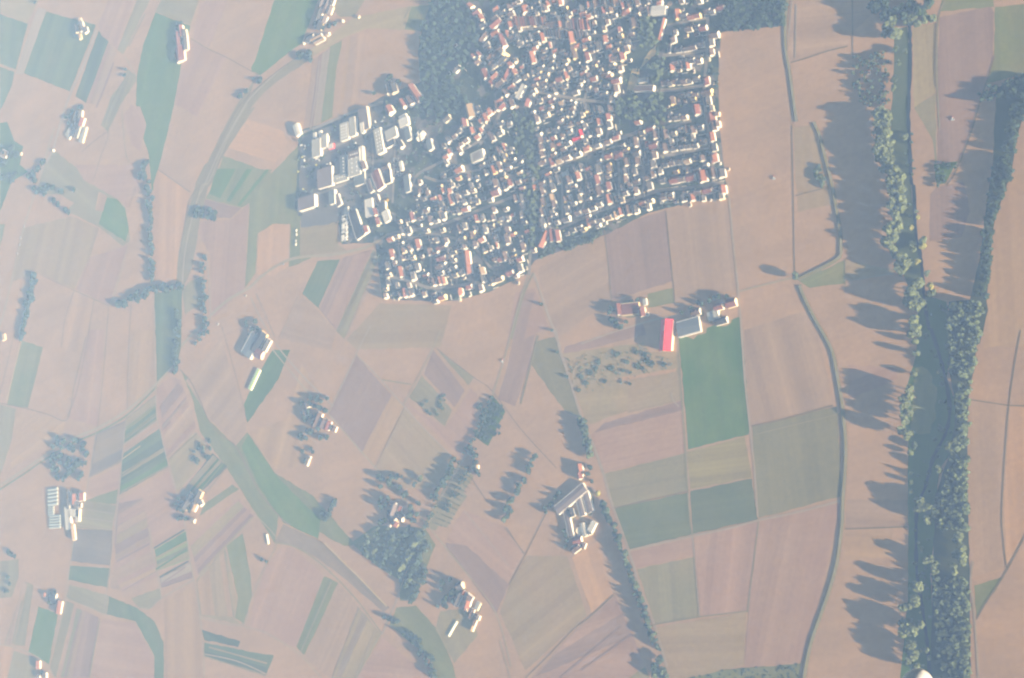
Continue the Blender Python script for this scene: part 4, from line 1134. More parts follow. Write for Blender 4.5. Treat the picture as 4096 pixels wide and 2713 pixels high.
hall("works_hall", *T1, 1810, 570, 'c', 80, 170, 7, "blue grey hall with a white upper end", "hall", group=IG)
hall("workshop", *T1, 1690, 740, 'd', 60, 115, 6, "dark roofed workshop with a white east wall and lower gable", "workshop", shape='gable', group=IG)
hall("works_hall", *T1, 2160, 750, 'c', 75, 140, 7, "slanted blue grey hall west of the clover building", "hall", ang=30, group=IG)
hall("factory", *T1, 960, 1075, 'l', 180, 265, 9, "large pale flat factory in the estate's middle", "factory", lights=(2, 4), group=IG)
hall("factory", *T1, 955, 905, 'm', 165, 85, 9.5, "mauve roofed wing above the large pale factory", "factory", lights=(4, 1), group=IG)
hall("office_block", *T1, 1065, 900, 'w', 55, 190, 8, "cream office wing along the factory's east side", "office", wall=1, group=IG)
hall("workshop", *T1, 1100, 1095, 'b', 70, 110, 7, "brown roofed block with white walls at the factory corner", "workshop", shape='gable', group=IG)
hall("works_hall", *T1, 785, 1075, 'c', 100, 240, 7, "grey works hall between the factory and the mauve store", "hall", lights=(1, 5), group=IG)
hall("works_hall", *T1, 745, 1275, 'l', 200, 95, 6, "pale low hall in front of the factory", "hall", lights=(4, 1), group=IG)
hall("factory", *T1, 485, 1275, 'm', 225, 235, 8, "big mauve grey factory with a pale roof stripe", "factory", group=IG)
hall("works_hall", *T1, 1040, 1285, 'c', 165, 165, 6, "blue grey square hall south of the factory", "hall", group=IG)
hall("works_hall", *T1, 1330, 1310, 'r', 125, 250, 8, "long dark red hall with a bright white east wall", "hall", shape='low', group=IG)
hall("workshop", *T1, 1200, 1410, 'b', 60, 175, 6, "brown roofed narrow workshop west of the red hall", "workshop", shape='low', group=IG)
hall("workshop", *T1, 1455, 1110, 'b', 105, 75, 5, "brown roofed workshop above the long red hall", "workshop", shape='gable', group=IG)
hall("works_hall", *T1, 1490, 1260, 'd', 90, 170, 6, "dark hall between the red hall and the car yard", "hall", group=IG)
hall("workshop", *T1, 1700, 1090, 'w', 42, 125, 4.5, "slim white shed beside the car yard", "workshop", group=IG)
hall("works_hall", *T1, 1800, 1370, 'c', 85, 220, 6, "grey glazed hall below the car yard", "hall", group=IG)
hall("apartment_block", *T1, 1520, 195, 'o', 85, 110, 8, "orange roofed block with pale dormers at the estate's upper right", "block", shape='gable', group=IG)
hall("apartment_block", *T1, 1735, 90, 'o', 65, 120, 7, "orange roofed hall beside the longest orange roof", "block", shape='gable', group=IG)
hall("apartment_block", *T1, 1840, 55, 'b', 80, 130, 7, "brown roofed hall between two orange roofs", "block", shape='gable', group=IG)
hall("apartment_block", *T1, 1930, -70, 'o', 85, 270, 8, "longest orange roofed hall at the park's foot", "block", shape='gable', group=IG)
hall("works_hall", *T2, 195, 110, 'm', 250, 150, 10, "tall grey block with white lower facade on the estate's southwest edge", "hall", group=IG)
hall("works_hall", *T2, 600, 20, 'c', 85, 170, 8, "blue grey hall with a slotted white east wall", "hall", group=IG)
hall("works_hall", *T2, 690, 70, 'm', 75, 150, 5, "low striped mauve store", "hall", shape='low', group=IG)
hall("warehouse", *T2, 1190, 190, 'w', 115, 220, 7, "two tone white warehouse beside the brown roofs", "warehouse", group=IG)
hall("workshop", *T2, 1320, 60, 'b', 58, 125, 5, "brown workshop behind the two tone warehouse", "workshop", shape='low', group=IG)
hall("workshop", *T2, 1400, 190, 'g', 105, 140, 6, "grey workshop with white edges right of the two tone warehouse", "workshop", group=IG)
hall("workshop", *T2, 1465, 325, 'w', 90, 150, 7, "turned white flat block below the grey workshop", "workshop", ang=35, group=IG)
hall("warehouse", *T2, 985, 455, 'd', 130, 370, 6, "long dark warehouse with white east wall beside the trailers", "warehouse", shape='low', group=IG)
hall("workshop", *T2, 825, 240, 'c', 62, 95, 5, "small grey store above the trailer park", "workshop", group=IG)
hall("field_barn", 1180, 392, 35, 510, 'w', 75, 150, 7, "solitary white barn in the corner of the tan field", "barn", shape='low')

TT = (1772, 0)
hall("terrace_block", *TT, 1250, 1470, 'w', 70, 200, 8, "long white flat-roofed terrace on the church lane", "block", ang=-28)
hall("sports_hall", 2364, 0, 1085, 172, 'w', 225, 125, 8, "sports hall with a wide pale barrel roof at the top of the village", "hall", ang=3, shape='low')
hall("long_shed", 2364, 0, 1135, 470, 'o', 42, 290, 4.5, "long thin orange roofed wing beside the school trees", "shed", ang=-14, shape='gable')
hall("long_shed", 2364, 0, 1255, 770, 'b', 40, 140, 4, "thin brown garage row right of the sandy court", "shed", ang=-8, shape='low')
hall("school", 2364, 0, 830, 1285, 'c', 135, 60, 6, "small blue grey flat hall inside the school court", "school")
hall("school", 2364, 0, 850, 1420, 'b', 300, 85, 8, "long brown roofed school wing below the court", "school", ang=2, shape='low')
hall("apartment_block", 2364, 392, 1700, 200, 'r', 95, 140, 8, "apartment house with red and white striped roof", "block", shape='gable')
hall("round_house", 2364, 392, 440, 915, 'r', 130, 110, 6, "dark red hip roofed hall under the diagonal avenue", "hall", shape='hip')
hall("parish_hall", 1772, 392, 440, 220, 'y', 95, 175, 9, "big beige roofed hall with a broad white gable", "hall", ang=14, shape='gable')
fb = hall("flat_block", 1772, 392, 555, 930, 'l', 190, 130, 8, "striped pale flat block with a white end wall", "block", ang=25)
for i in range(5): obj("roof_strip", MSKY, ROOFM['m'], fb, loc=(0, -5.2 + i * 2.6, 8.1), scale=(18.5, 1.1, .35))
hall("church_hall", 1772, 392, 2160, 650, 'R', 130, 60, 6, "crimson roofed hall lying across the garden rows", "hall", shape='gable', ang=12)
hall("church_hall", 1772, 392, 2215, 570, 'R', 60, 90, 6, "crimson roofed wing above the crimson hall", "hall", shape='gable')
hall("flat_block", 1772, 392, 1950, 1215, 'l', 85, 60, 4, "low pale flat store by the wide avenue", "block")
hall("terrace_block", 1772, 784, 125, 65, 'o', 50, 140, 6, "terrace with red and white roof bands", "terrace", shape='gable')
hall("terrace_block", 1772, 784, 400, 1070, 'o', 80, 290, 6, "long orange roofed terrace with many dormers", "terrace", ang=6, shape='gable')
hall("farmstead", 1772, 784, 1615, 690, 'o', 85, 220, 6, "bright orange roofed hall at the village exit", "hall", ang=-24, shape='gable')
hall("farmstead", 1772, 784, 1740, 640, 'r', 80, 160, 6, "red roofed hall right of the bright orange one", "hall", ang=8, shape='gable')
hall("farmstead", 1772, 784, 1835, 645, 'r', 75, 150, 6, "red roofed hall with broad white wall at the field edge", "hall", ang=10, shape='gable')

# the church: nave, tower and spire
p = P(1772 + 955 / 4, 960 / 4, 5); rz = gdir(2010, 240, 50)
ch = empty("church", (p.x, p.y, 0), rz)
obj("nave", MW, WALLM[1], ch, scale=(20, 10, 8)); obj("roof", MR, ROOFM['d'], ch, scale=(20, 10, 8))
obj("tower", MB, WALLM[3], ch, loc=(11.5, 0, 0), scale=(5.5, 5.5, 21))
obj("spire", mesh("spire", [(-.55, -.55, 0), (.55, -.55, 0), (.55, .55, 0), (-.55, .55, 0), (0, 0, 1)], [(0, 1, 4), (1, 2, 4), (2, 3, 4), (3, 0, 4)]), ROOFM['d'], ch, loc=(11.5, 0, 21), scale=(5.5, 5.5, 12))
tag(ch, "church with yellow tower and slate spire in the old lanes", "church")
FOOT.append((p.x, p.y, 14))

# the clover-shaped white building
p = P(1180 + 2010 / 4, 392 + 610 / 4, 4)
cl = empty("clover_building", (p.x, p.y, 0), gdir(1680, 545, 30))
for i in range(4):
    a = i * math.pi / 2 + .4
    obj("wing", MB, WALLM[0], cl, loc=(5.2 * math.cos(a), 5.2 * math.sin(a), 0), rz=a, scale=(9, 7.5, 6))
    obj("wing_roof", MH, ROOFM['w'], cl, loc=(5.2 * math.cos(a), 5.2 * math.sin(a), 0), rz=a, scale=(9, 7.5, 6))
tag(cl, "white clover-shaped building with four wings beside the park", "building")
FOOT.append((p.x, p.y, 12))

# farms out in the fields: sheet x,y, roof, width, depth (sheet px), eave, turn
FARMS = [
 ("farm in the upper left teal field", [('00', 688, 180, 'y', 22, 26, 4, 15, 'gable'), ('00', 703, 232, 'g', 26, 62, 6, 12, 'gable'), ('00', 690, 318, 'y', 18, 30, 4, 15, 'gable'), ('00', 740, 262, 'g', 26, 34, 5, 15, 'gable'), ('00', 660, 250, 'd', 24, 50, 5, 12, 'gable')]),
 ("red farm beside the curved green field", [('00', 1563, 270, 'r', 26, 70, 6, 8, 'gable'), ('00', 1540, 370, 'r', 32, 130, 6, 5, 'gable'), ('00', 1592, 288, 'g', 24, 44, 6, 8, 'gable'), ('00', 1600, 368, 'g', 26, 95, 6, 5, 'gable'), ('00', 1552, 468, 'r', 62, 92, 7, 5, 'gable')]),
 ("farm with pale courts", [('00', 650, 1000, 'g', 22, 54, 5, -18, 'gable'), ('00', 692, 990, 'g', 26, 48, 6, -5, 'gable'), ('00', 648, 1068, 'd', 30, 60, 5, -18, 'gable'), ('00', 702, 1050, 'r', 34, 48, 6, -18, 'gable'), ('00', 676, 1110, 'd', 26, 40, 5, -18, 'gable'), ('00', 605, 1135, 'l', 52, 74, 3, -30, 'flat'), ('00', 715, 1160, 'l', 34, 90, 4, -15, 'low'), ('00', 655, 1155, 'g', 40, 40, 5, -18, 'gable')]),
 ("hamlet beside the railway", [('01', 598, 130, 'g', 34, 70, 6, -20, 'gable'), ('01', 622, 20, 'm', 40, 60, 5, -20, 'gable'), ('01', 668, 40, 'm', 44, 60, 5, -20, 'gable'), ('01', 640, 85, 'b', 40, 50, 5, -20, 'gable'), ('01', 690, 90, 'm', 36, 50, 5, -20, 'gable'), ('01', 600, 215, 'd', 50, 60, 6, -20, 'gable'), ('01', 640, 170, 'm', 40, 46, 5, -20, 'gable'), ('01', 575, 325, 'y', 90, 26, 5, 28, 'gable'), ('01', 600, 352, 'y', 80, 22, 5, 28, 'gable'), ('01', 520, 330, 'g', 60, 40, 5, 28, 'gable'), ('01', 465, 374, 'w', 12, 14, 3, 20, 'gable'), ('01', 672, 296, 'y', 24, 18, 4, 28, 'gable'), ('01', 710, 20, 'g', 24, 40, 5, -20, 'gable'), ('01', 800, 182, 'w', 12, 14, 3, 20, 'gable'), ('01', 935, 145, 'y', 14, 16, 3, 20, 'gable')]),
 ("white house group in the tan field", [('01', 1190, 772, 'g', 34, 60, 6, 12, 'gable'), ('01', 1238, 762, 'g', 50, 70, 7, 15, 'gable'), ('01', 1205, 716, 'g', 18, 30, 4, 10, 'gable')]),
 ("farm with the dark halls", [('20', 2165, 130, 'c', 95, 150, 7, -28, 'low'), ('20', 2245, 75, 'd', 60, 90, 7, -28, 'gable'), ('20', 2205, 130, 'd', 60, 80, 6, -28, 'gable'), ('20', 2295, 130, 'g', 36, 80, 6, -28, 'gable'), ('20', 2235, 205, 'r', 60, 56, 6, -28, 'gable'), ('20', 2195, 30, 'g', 30, 36, 5, -28, 'gable'), ('20', 2240, 30, 'g', 30, 36, 5, -28, 'gable'), ('10', 2150, 1410, 'y', 20, 24, 4, -28, 'gable')]),
 ("nursery beside the greenhouses", [('20', 590, 1465, 'g', 26, 100, 5, 2, 'gable'), ('20', 640, 1460, 'o', 36, 56, 6, 0, 'gable'), ('20', 700, 1440, 'r', 44, 44, 6, 0, 'gable'), ('20', 655, 1512, 'g', 30, 44, 5, 0, 'gable'), ('30', 588, 185, 'w', 44, 130, 6, 4, 'flat'), ('30', 640, 145, 'w', 90, 46, 6, 0, 'flat'), ('30', 670, 165, 'w', 26, 70, 6, 0, 'flat'), ('30', 630, 312, 'y', 24, 90, 5, 6, 'gable'), ('30', 690, 80, 'g', 20, 24, 4, 0, 'gable')]),
 ("white farm on the strip gardens lane", [('20', 1602, 1505, 'g', 44, 60, 6, -30, 'gable'), ('20', 1702, 1440, 'g', 40, 90, 6, -25, 'gable'), ('20', 1730, 1490, 'g', 28, 36, 5, 25, 'gable'), ('20', 1676, 1530, 'y', 26, 44, 5, -25, 'gable'), ('30', 1662, 212, 'y', 30, 26, 4, -20, 'gable'), ('20', 1640, 1440, 'd', 44, 50, 5, -25, 'gable')]),
 ("farm on the diagonal lane", [('21', 495, 652, 'g', 34, 36, 6, 25, 'gable'), ('21', 580, 775, 'b', 44, 100, 6, -22, 'gable'), ('21', 630, 805, 'b', 56, 60, 6, -22, 'gable'), ('21', 670, 820, 'r', 40, 60, 5, -22, 'gable'), ('21', 724, 850, 'b', 34, 36, 5, -22, 'gable'), ('21', 492, 1140, 'y', 26, 44, 4, -20, 'low'), ('21', 512, 1098, 'g', 18, 18, 4, -20, 'gable'), ('21', 470, 720, 'g', 40, 44, 5, 20, 'gable')]),
 ("farm above the block of woodland", [('31', 1242, 118, 'm', 44, 76, 7, -20, 'gable'), ('31', 1292, 106, 'r', 28, 34, 5, -20, 'gable'), ('31', 1228, 180, 'd', 70, 60, 6, -45, 'gable'), ('31', 1258, 240, 'r', 36, 36, 5, -30, 'gable'), ('31', 1196, 252, 'g', 22, 24, 4, 0, 'gable'), ('31', 1235, 75, 'b', 44, 40, 6, -20, 'gable'), ('31', 1300, 180, 'd', 50, 44, 6, -40, 'gable')]),
 ("orange farm in the lower middle", [('31', 1808, 774, 'g', 50, 46, 7, 20, 'gable'), ('31', 1846, 832, 'o', 26, 30, 5, -20, 'gable'), ('31', 1872, 940, 'o', 40, 64, 6, -15, 'gable'), ('31', 1862, 972, 'g', 34, 32, 6, -15, 'gable'), ('31', 1880, 880, 'b', 60, 60, 6, -30, 'gable'), ('31', 1963, 1046, 'g', 24, 34, 5, -20, 'gable'), ('31', 1938, 1078, 'b', 24, 60, 4, -20, 'gable'), ('31', 1916, 1138, 'y', 20, 40, 4, -20, 'gable'), ('31', 1960, 945, 'l', 34, 60, 3, -25, 'low'), ('31', 1905, 1010, 'b', 30, 70, 4, -22, 'gable'), ('31', 1790, 890, 'g', 40, 90, 5, -25, 'gable')]),
 ("farm around the crimson barn", [('12', 1024, 1245, 'r', 36, 80, 6, 8, 'gable'), ('12', 1120, 1240, 'r', 150, 90, 5, 6, 'low'), ('12', 1226, 1268, 'r', 44, 66, 6, 8, 'gable'), ('12', 1248, 1180, 'l', 30, 50, 3, 8, 'flat'), ('12', 1271, 1286, 'l', 20, 24, 3, 30, 'low'), ('12', 1435, 1468, 'R', 92, 225, 9, -4, 'gable'), ('12', 1625, 1395, 'c', 190, 120, 7, 16, 'low'), ('12', 1688, 1268, 'b', 70, 50, 5, 16, 'gable'), ('12', 1885, 1222, 'r', 70, 50, 6, 16, 'gable'), ('12', 1862, 1288, 'l', 40, 80, 6, 10, 'flat'), ('12', 1992, 1190, 'r', 80, 62, 7, 16, 'gable'), ('12', 1905, 1345, 'd', 100, 50, 6, 16, 'gable'), ('12', 1820, 1300, 'l', 60, 70, 4, 16, 'low')]),
 ("dairy farm on the tree-lined road", [('22', 692, 1190, 'o', 36, 56, 6, 12, 'gable'), ('22', 692, 1258, 'r', 36, 46, 6, 12, 'gable'), ('22', 610, 1455, 'm', 290, 75, 7, 40, 'low'), ('22', 690, 1505, 'm', 46, 170, 5, 15, 'low'), ('22', 755, 1480, 'm', 56, 160, 5, 15, 'low'), ('32', 590, 230, 'm', 46, 210, 5, 12, 'low'), ('32', 618, 145, 'd', 40, 60, 5, 15, 'gable'), ('32', 722, 290, 'l', 34, 100, 5, 15, 'low'), ('32', 795, 262, 'w', 40, 80, 6, -28, 'flat'), ('32', 670, 385, 'r', 70, 56, 5, 15, 'gable'), ('32', 655, 450, 'b', 74, 46, 5, 38, 'gable'), ('32', 720, 425, 'b', 30, 44, 4, -20, 'gable'), ('32', 775, 315, 'g', 30, 30, 4, 15, 'gable')]),
 ("lone cottage on the left field edge", [('10', 30, 1485, 'y', 24, 34, 4, 5, 'gable')]),
 ("small orange farm at the lower left", [('30', 388, 850, 'o', 18, 22, 4, 0, 'gable'), ('30', 506, 955, 'o', 44, 70, 5, -10, 'gable'), ('30', 492, 912, 'g', 20, 20, 4, 0, 'gable'), ('30', 455, 880, 'd', 60, 50, 4, 0, 'gable')]),
 ("farm at the bottom left corner", [('30', 325, 1455, 'o', 34, 44, 5, 0, 'gable'), ('30', 385, 1545, 'g', 26, 30, 5, 0, 'gable'), ('30', 330, 1550, 'g', 20, 24, 4, 0, 'gable')]),
 ("tin sheds on the far left edge", [('00', 35, 1325, 'y', 50, 40, 4, -30, 'low'), ('00', 180, 1326, 'y', 12, 14, 3, 0, 'gable'), ('00', 460, 1298, 'w', 10, 12, 3, 0, 'gable')]),
 ("cabins among the river allotments", [('03', 1095, 506, 'y', 26, 22, 3, 10, 'gable'), ('03', 1028, 627, 'o', 26, 26, 3, 5, 'gable')]),
 ("gatehouse beside the fruit strips", [('21', 1958, 1180, 'y', 16, 26, 4, 0, 'gable')]),
]
for fname, L in FARMS:
    for (code, x, y, roof, w, h, eave, a, shape) in L:
        px, py = cr(code, x, y)
        k = .42 * .4645 * (P(px + 1, py) - P(px, py)).length / .42
        lw, lh = w * k, h * k
        wall = {'R': WALLM[1]}.get(roof)
        small = lw * lh < 40
        nm = "shed" if small else ("barn" if max(lw, lh) > 17 else "farmhouse")
        if h >= w:
            b = building(nm, px, py, roof, lh, lw, eave, a + 90, shape, wall, extras=(nm == "farmhouse"))
        else:
            b = building(nm, px, py, roof, lw, lh, eave, a, shape, wall, extras=(nm == "farmhouse"))
        if roof == 'R':
            obj("ridge_cap", MSKY, ROOFM['r'], b, loc=(0, 0, eave * 1.655), scale=(lh * 1.06, .7, .25))
            for s_ in (-1, 1):
                for i in range(9): obj("roof_seam", MSKY, ROOFM['r'], b, loc=((i - 4) * lh * .115, s_ * lw * .27, eave * 1.318), scale=(.22, .5, .3))
            obj("skylight", MSKY, SKYLIGHT, b, loc=(lh * .22, lw * .06, eave * 1.60), scale=(8.5, .8, .3))
        kind = {"shed": "shed", "barn": "barn", "farmhouse": "farm building"}[nm]
        later(b, f"{RNAME[roof]}-roofed {kind}", "of the " + fname, px, kind, fname)

# lime roofed shed, polytunnels, greenhouses
def shed(name, code, x, y, roof, w, h, eave, a, label, cat):
    px, py = cr(code, x, y)
    k = .4645 * (P(px + 1, py) - P(px, py)).length
    tag(building(name, px, py, roof, h * k, w * k, eave, a + 90, 'low', extras=False), label, cat)
shed("long_shed", '20', 2190, 425, 'G', 30, 140, 3.5, -25, "long lime green roofed shed below the dark halls", "shed")
def tunnel(name, p, rz, L_, W_, H_, material):
    V, F = [], []
    n = 8
    for s in (-.5, .5):
        for i in range(n + 1):
            a = math.pi * i / n
            V.append((s * L_, -math.cos(a) * W_ / 2, math.sin(a) * H_))
    for i in range(n):
        F.append((i, i + 1, n + 2 + i, n + 1 + i))
    F += [tuple(range(n + 1))[::-1], tuple(range(n + 1, 2 * n + 2))]
    me = mesh(name, V, F)
    bm = bmesh.new(); bm.from_mesh(me); bmesh.ops.recalc_face_normals(bm, faces=bm.faces); bm.to_mesh(me); bm.free()
    return obj(name, me, material, None, (p.x, p.y, 0), rz)
for i in range(5):
    p = P(*cr('20', 455, 1372 + i * 32), 1.5)
    tag(tunnel("greenhouse", p, gdir(*cr('20', 455, 1400), 8), 30, 6.6, 3.6, GLASS), None, None)
    later(col.objects[-1], f"{ordinal(i + 1)} greenhouse down", "in the upper greenhouse block on the left", i, "greenhouse", "greenhouses of the nursery")
for i in range(4):
    p = P(*cr('30', 440, 96 + i * 20), 1.5)
    later(tunnel("greenhouse", p, gdir(*cr('30', 440, 100), 4), 17, 4.2, 3.2, GLASS), f"{ordinal(i + 1)} short greenhouse down", "in the lower greenhouse block on the left", i, "greenhouse", "greenhouses of the nursery")
for i in range(5):
    p = P(*cr('30', 474, 172 + i * 24), 1.5)
    later(tunnel("greenhouse", p, gdir(*cr('30', 474, 200), 4), 34, 5.0, 3.4, GLASS), f"{ordinal(i + 1)} long greenhouse down", "in the lower greenhouse block on the left", i, "greenhouse", "greenhouses of the nursery")
FILM = mat("white_film", (.72, .74, .68), .5, .05, .5)
p = P(*cr('30', 2303, 372), 1.2); tag(tunnel("hay_store", p, gdir(*cr('30', 2303, 372), -80), 19, 4.5, 2.6, FILM), "white film covered straw stack by the green strip", "straw stack")
p = P(*cr('31', 1745, 1140), 1.2); tag(tunnel("hay_store", p, gdir(*cr('31', 1745, 1140), 60), 30, 5, 2.4, FILM), "long pale silage heap west of the orange farm", "silage heap")

# slurry tank ring
p = P(*cr('32', 686, 298), 2); V, F = [], []
n = 28
for r_, z_ in ((6.2, 0), (6.2, 3.2), (5.8, 3.2), (5.8, 2.2)):
    for i in range(n): V.append((r_ * math.cos(2 * math.pi * i / n), r_ * math.sin(2 * math.pi * i / n), z_))
for k in range(3):
    for i in range(n): F.append((k * n + i, k * n + (i + 1) % n, (k + 1) * n + (i + 1) % n, (k + 1) * n + i))
F.append(tuple(3 * n + i for i in range(n)))
tag(obj("slurry_tank", mesh("slurry_tank", V, F), WALLM[1], None, (p.x, p.y, 0)), "round concrete slurry tank in the dairy farm yard", "tank")
# round flower bed by the sports hall
p = P(2364 + 1265 / 4, 60 / 4, 0); V, F = [], []
for r_, z_ in ((4.6, .3), (4.6, .75), (4.2, .75), (4.2, .6), (1.0, .7)):
    for i in range(n): V.append((r_ * math.cos(2 * math.pi * i / n), r_ * math.sin(2 * math.pi * i / n), z_))
for k in range(4):
    for i in range(n): F.append((k * n + i, k * n + (i + 1) % n, (k + 1) * n + (i + 1) % n, (k + 1) * n + i))
F.append(tuple(4 * n + i for i in range(n)))
tag(obj("fountain_basin", mesh("fountain_basin", V, F), ROOFM['y'], None, (p.x, p.y, 0)), "round brown stone basin right of the sports hall", "basin")

# carports, sheds, summer houses and walls in the gardens
STREET_PTS = []
for line in STREETS.strip().splitlines():
    w = line.split()
    g_ = smooth([P(x, y) for x, y in crl(w[0], ' '.join(w[2:]))], 10)
    for i in range(len(g_) - 1):
        n_ = max(1, int((g_[i + 1] - g_[i]).length / 5))
        for j in range(n_):
            q = g_[i].lerp(g_[i + 1], j / n_); STREET_PTS.append((q.x, q.y, float(w[1]) * .5))
random.seed(29)
GAPS = [ov_ for ov_ in (crl('11', "1200,620 1330,420 1500,60 1700,20 2100,-60 2368,-100 2450,100 2480,760 2340,940 1900,1120 1300,1150 1160,1110"), crl('02', "120,60 1100,20 1090,280 1020,780 930,1150 860,1300 380,1480 330,900 100,560"), crl('02', "1140,1200 1860,1050 1900,1720 1380,1760 900,1900 880,1320"), crl('12', "340,60 900,-30 900,360 360,560"))]
made = 0; tries = 0
while made < 130 and tries < 9000:
    tries += 1
    G_ = random.choice(GAPS)
    px = random.uniform(min(q[0] for q in G_), max(q[0] for q in G_)); py = random.uniform(min(q[1] for q in G_), max(q[1] for q in G_))
    if not inside(px, py, G_) or not inside(px, py, VILLAGE_PX): continue
    q = P(px, py, 4)
    if any((q.x - fx) ** 2 + (q.y - fy) ** 2 < (fr + 5.6) ** 2 for fx, fy, fr in FOOT): continue
    if any((q.x - fx) ** 2 + (q.y - fy) ** 2 < (fr + 5.0) ** 2 for fx, fy, fr in STREET_PTS): continue
    roof = random.choices('gdbor', (4, 3, 4, 1.5, 1))[0]; face = random.choice('GE')
    b = building("cottage", px, py, roof, random.uniform(8, 10.4), random.uniform(6.8, 8), random.uniform(5, 6.4), street_angle(px, py) + (0 if face == 'G' else 90) + random.uniform(-4, 4))
    made += 1
    later(b, f"{'gabled ' if face == 'G' else ''}{RNAME[roof]}-roofed cottage", zone(px, py), px, "cottage", "cottages of the village")
random.seed(23)
HOUSES = [o for o in col.objects if o.name.split('.')[0] in ("house", "cottage")]
made = 0
for h_ in random.sample(HOUSES, len(HOUSES)):
    if made >= 170: break
    a = random.uniform(0, 6.28); d_ = random.uniform(10, 13)
    x, y = h_.location.x + d_ * math.cos(a), h_.location.y + d_ * math.sin(a)
    if any((x - fx) ** 2 + (y - fy) ** 2 < (fr + 2.2) ** 2 for fx, fy, fr in FOOT): continue
    if any((x - fx) ** 2 + (y - fy) ** 2 < (fr + 1.5) ** 2 for fx, fy, fr in STREET_PTS): continue
    # back to photograph coordinates for naming
    v_ = Vector((x, y, 1.5)) - CAM; k_ = FPX / v_.dot(Dv)
    px, py = PW / 2 + v_.dot(Rv) * k_, PH / 2 - v_.dot(Uv) * k_
    L_, W_ = random.uniform(4, 6.5), random.uniform(3, 4)
    c_ = random.choice('gdbw')
    o = empty("garden_shed", (x, y, 0), h_.rotation_euler.z + random.choice((0, math.pi / 2)))
    wm = random.choices([WALLM[0], WALLM[1], WALL_WOOD], (6, 3, 1))[0]
    if c_ == 'w':
        obj("wall", MB, wm, o, scale=(L_, W_, 2.7)); obj("roof", MF, ROOFM['l'], o, scale=(L_, W_, 2.7))
    else:
        obj("wall", MW, wm, o, scale=(L_, W_, 2.3)); obj("roof", MR, ROOFM[c_], o, scale=(L_, W_, 2.3))
    FOOT.append((x, y, 2.6)); made += 1
    later(o, f"tiny {RNAME[c_]} shed", zone(px, py), px, "garden shed", "garden sheds of the village")

MGW = mesh("garden_wall_run", *merge(box_vf(-.5, .5, -.5, .5, 0, .93), box_vf(-.505, .505, -.75, .75, .93, 1.0)))
MGW.materials.append(WALLM[0])
made = 0
for h_ in random.sample(HOUSES, len(HOUSES)):
    if made >= 190: break
    v_ = h_.location - CAM; k_ = FPX / v_.dot(Dv)
    px, py = PW / 2 + v_.dot(Rv) * k_, PH / 2 - v_.dot(Uv) * k_
    if random.random() < .55:
        q = P(px + random.uniform(-4, 8), py + random.uniform(24, 30)); rz_ = gdir(px, py, street_angle(px, py)); L_ = random.uniform(8, 14)
    else:
        q = P(px + random.uniform(22, 28), py + random.uniform(-3, 10)); rz_ = gdir(px, py, street_angle(px, py) + 88); L_ = random.uniform(6, 12)
    vq = q - CAM; kq = FPX / vq.dot(Dv)
    if not inside(PW / 2 + vq.dot(Rv) * kq, PH / 2 - vq.dot(Uv) * kq, VILLAGE_PX): continue
    if any((q.x - fx) ** 2 + (q.y - fy) ** 2 < (fr * .9) ** 2 for fx, fy, fr in FOOT): continue
    o = obj("garden_wall", MGW, random.choice(WALLM[:2]), None, (q.x, q.y, 0), rz_, (L_, .3, random.uniform(1.6, 2.2)))
    made += 1
    o["kind"] = "thing"
    later(o, "pale garden wall", zone(px, py), px, "garden wall", "garden walls of the village")

# trodden ground round the farm buildings
for fname, L in FARMS:
    if len(L) < 3: continue
    for (code, x, y, roof, w, h, eave, a, shape) in L:
        if w * h < 1500: continue
        px, py = cr(code, x + 6, y + 6)
        rw, rh = w * .4645 * .62 + 5, h * .4645 * .62 + 5
        ring = []
        for i in range(14):
            t_ = 2 * math.pi * i / 14; k_ = random.uniform(.85, 1.25)
            ring.append((px + rw * k_ * math.cos(t_), py + rh * k_ * math.sin(t_)))
        sheet("farm_yard", ring, random.choice(('olive', 'olive2', 'gray2')), 20, .05, 1.0, jitter=1.0, step=5)

# ------------------------------------------------------------ trees
def leaf_material(name, c, var=.35):
    M = bpy.data.materials.new(name); M.use_nodes = True
    nt = M.node_tree; N = nt.nodes; L = nt.links
    b = N["Principled BSDF"]; b.inputs["Roughness"].default_value = .8; b.inputs["Specular IOR Level"].default_value = .15
    geo = N.new("ShaderNodeNewGeometry"); oi = N.new("ShaderNodeObjectInfo")
    n = N.new("ShaderNodeTexNoise"); n.inputs["Scale"].default_value = .35; n.inputs["Detail"].default_value = 3
    L.new(geo.outputs["Position"], n.inputs["Vector"])
    a = N.new("ShaderNodeMath"); a.operation = 'ADD'; L.new(n.outputs["Fac"], a.inputs[0]); L.new(geo.outputs["Random Per Island"], a.inputs[1])
    mr = N.new("ShaderNodeMapRange"); mr.inputs[1].default_value = .2; mr.inputs[2].default_value = 1.7; mr.inputs[3].default_value = 1 - var; mr.inputs[4].default_value = 1 + var
    L.new(a.outputs[0], mr.inputs[0])
    mr2 = N.new("ShaderNodeMapRange"); mr2.inputs[3].default_value = .8; mr2.inputs[4].default_value = 1.2; L.new(oi.outputs["Random"], mr2.inputs[0])
    mu = N.new("ShaderNodeMath"); mu.operation = 'MULTIPLY'; L.new(mr.outputs[0], mu.inputs[0]); L.new(mr2.outputs[0], mu.inputs[1])
    sc = N.new("ShaderNodeVectorMath"); sc.operation = 'SCALE'; sc.inputs[0].default_value = c; L.new(mu.outputs[0], sc.inputs["Scale"])
    L.new(sc.outputs[0], b.inputs["Base Color"])
    return M
LEAF = {'p': leaf_material("foliage_pale", (.118, .150, .072)), 'm': leaf_material("foliage_mid", (.075, .105, .055)), 'd': leaf_material("foliage_dark", (.038, .066, .042)), 'y': leaf_material("foliage_yellow", (.30, .30, .085))}
LNAME = {'p': "pale green", 'm': "mid green", 'd': "dark green", 'y': "yellow green"}
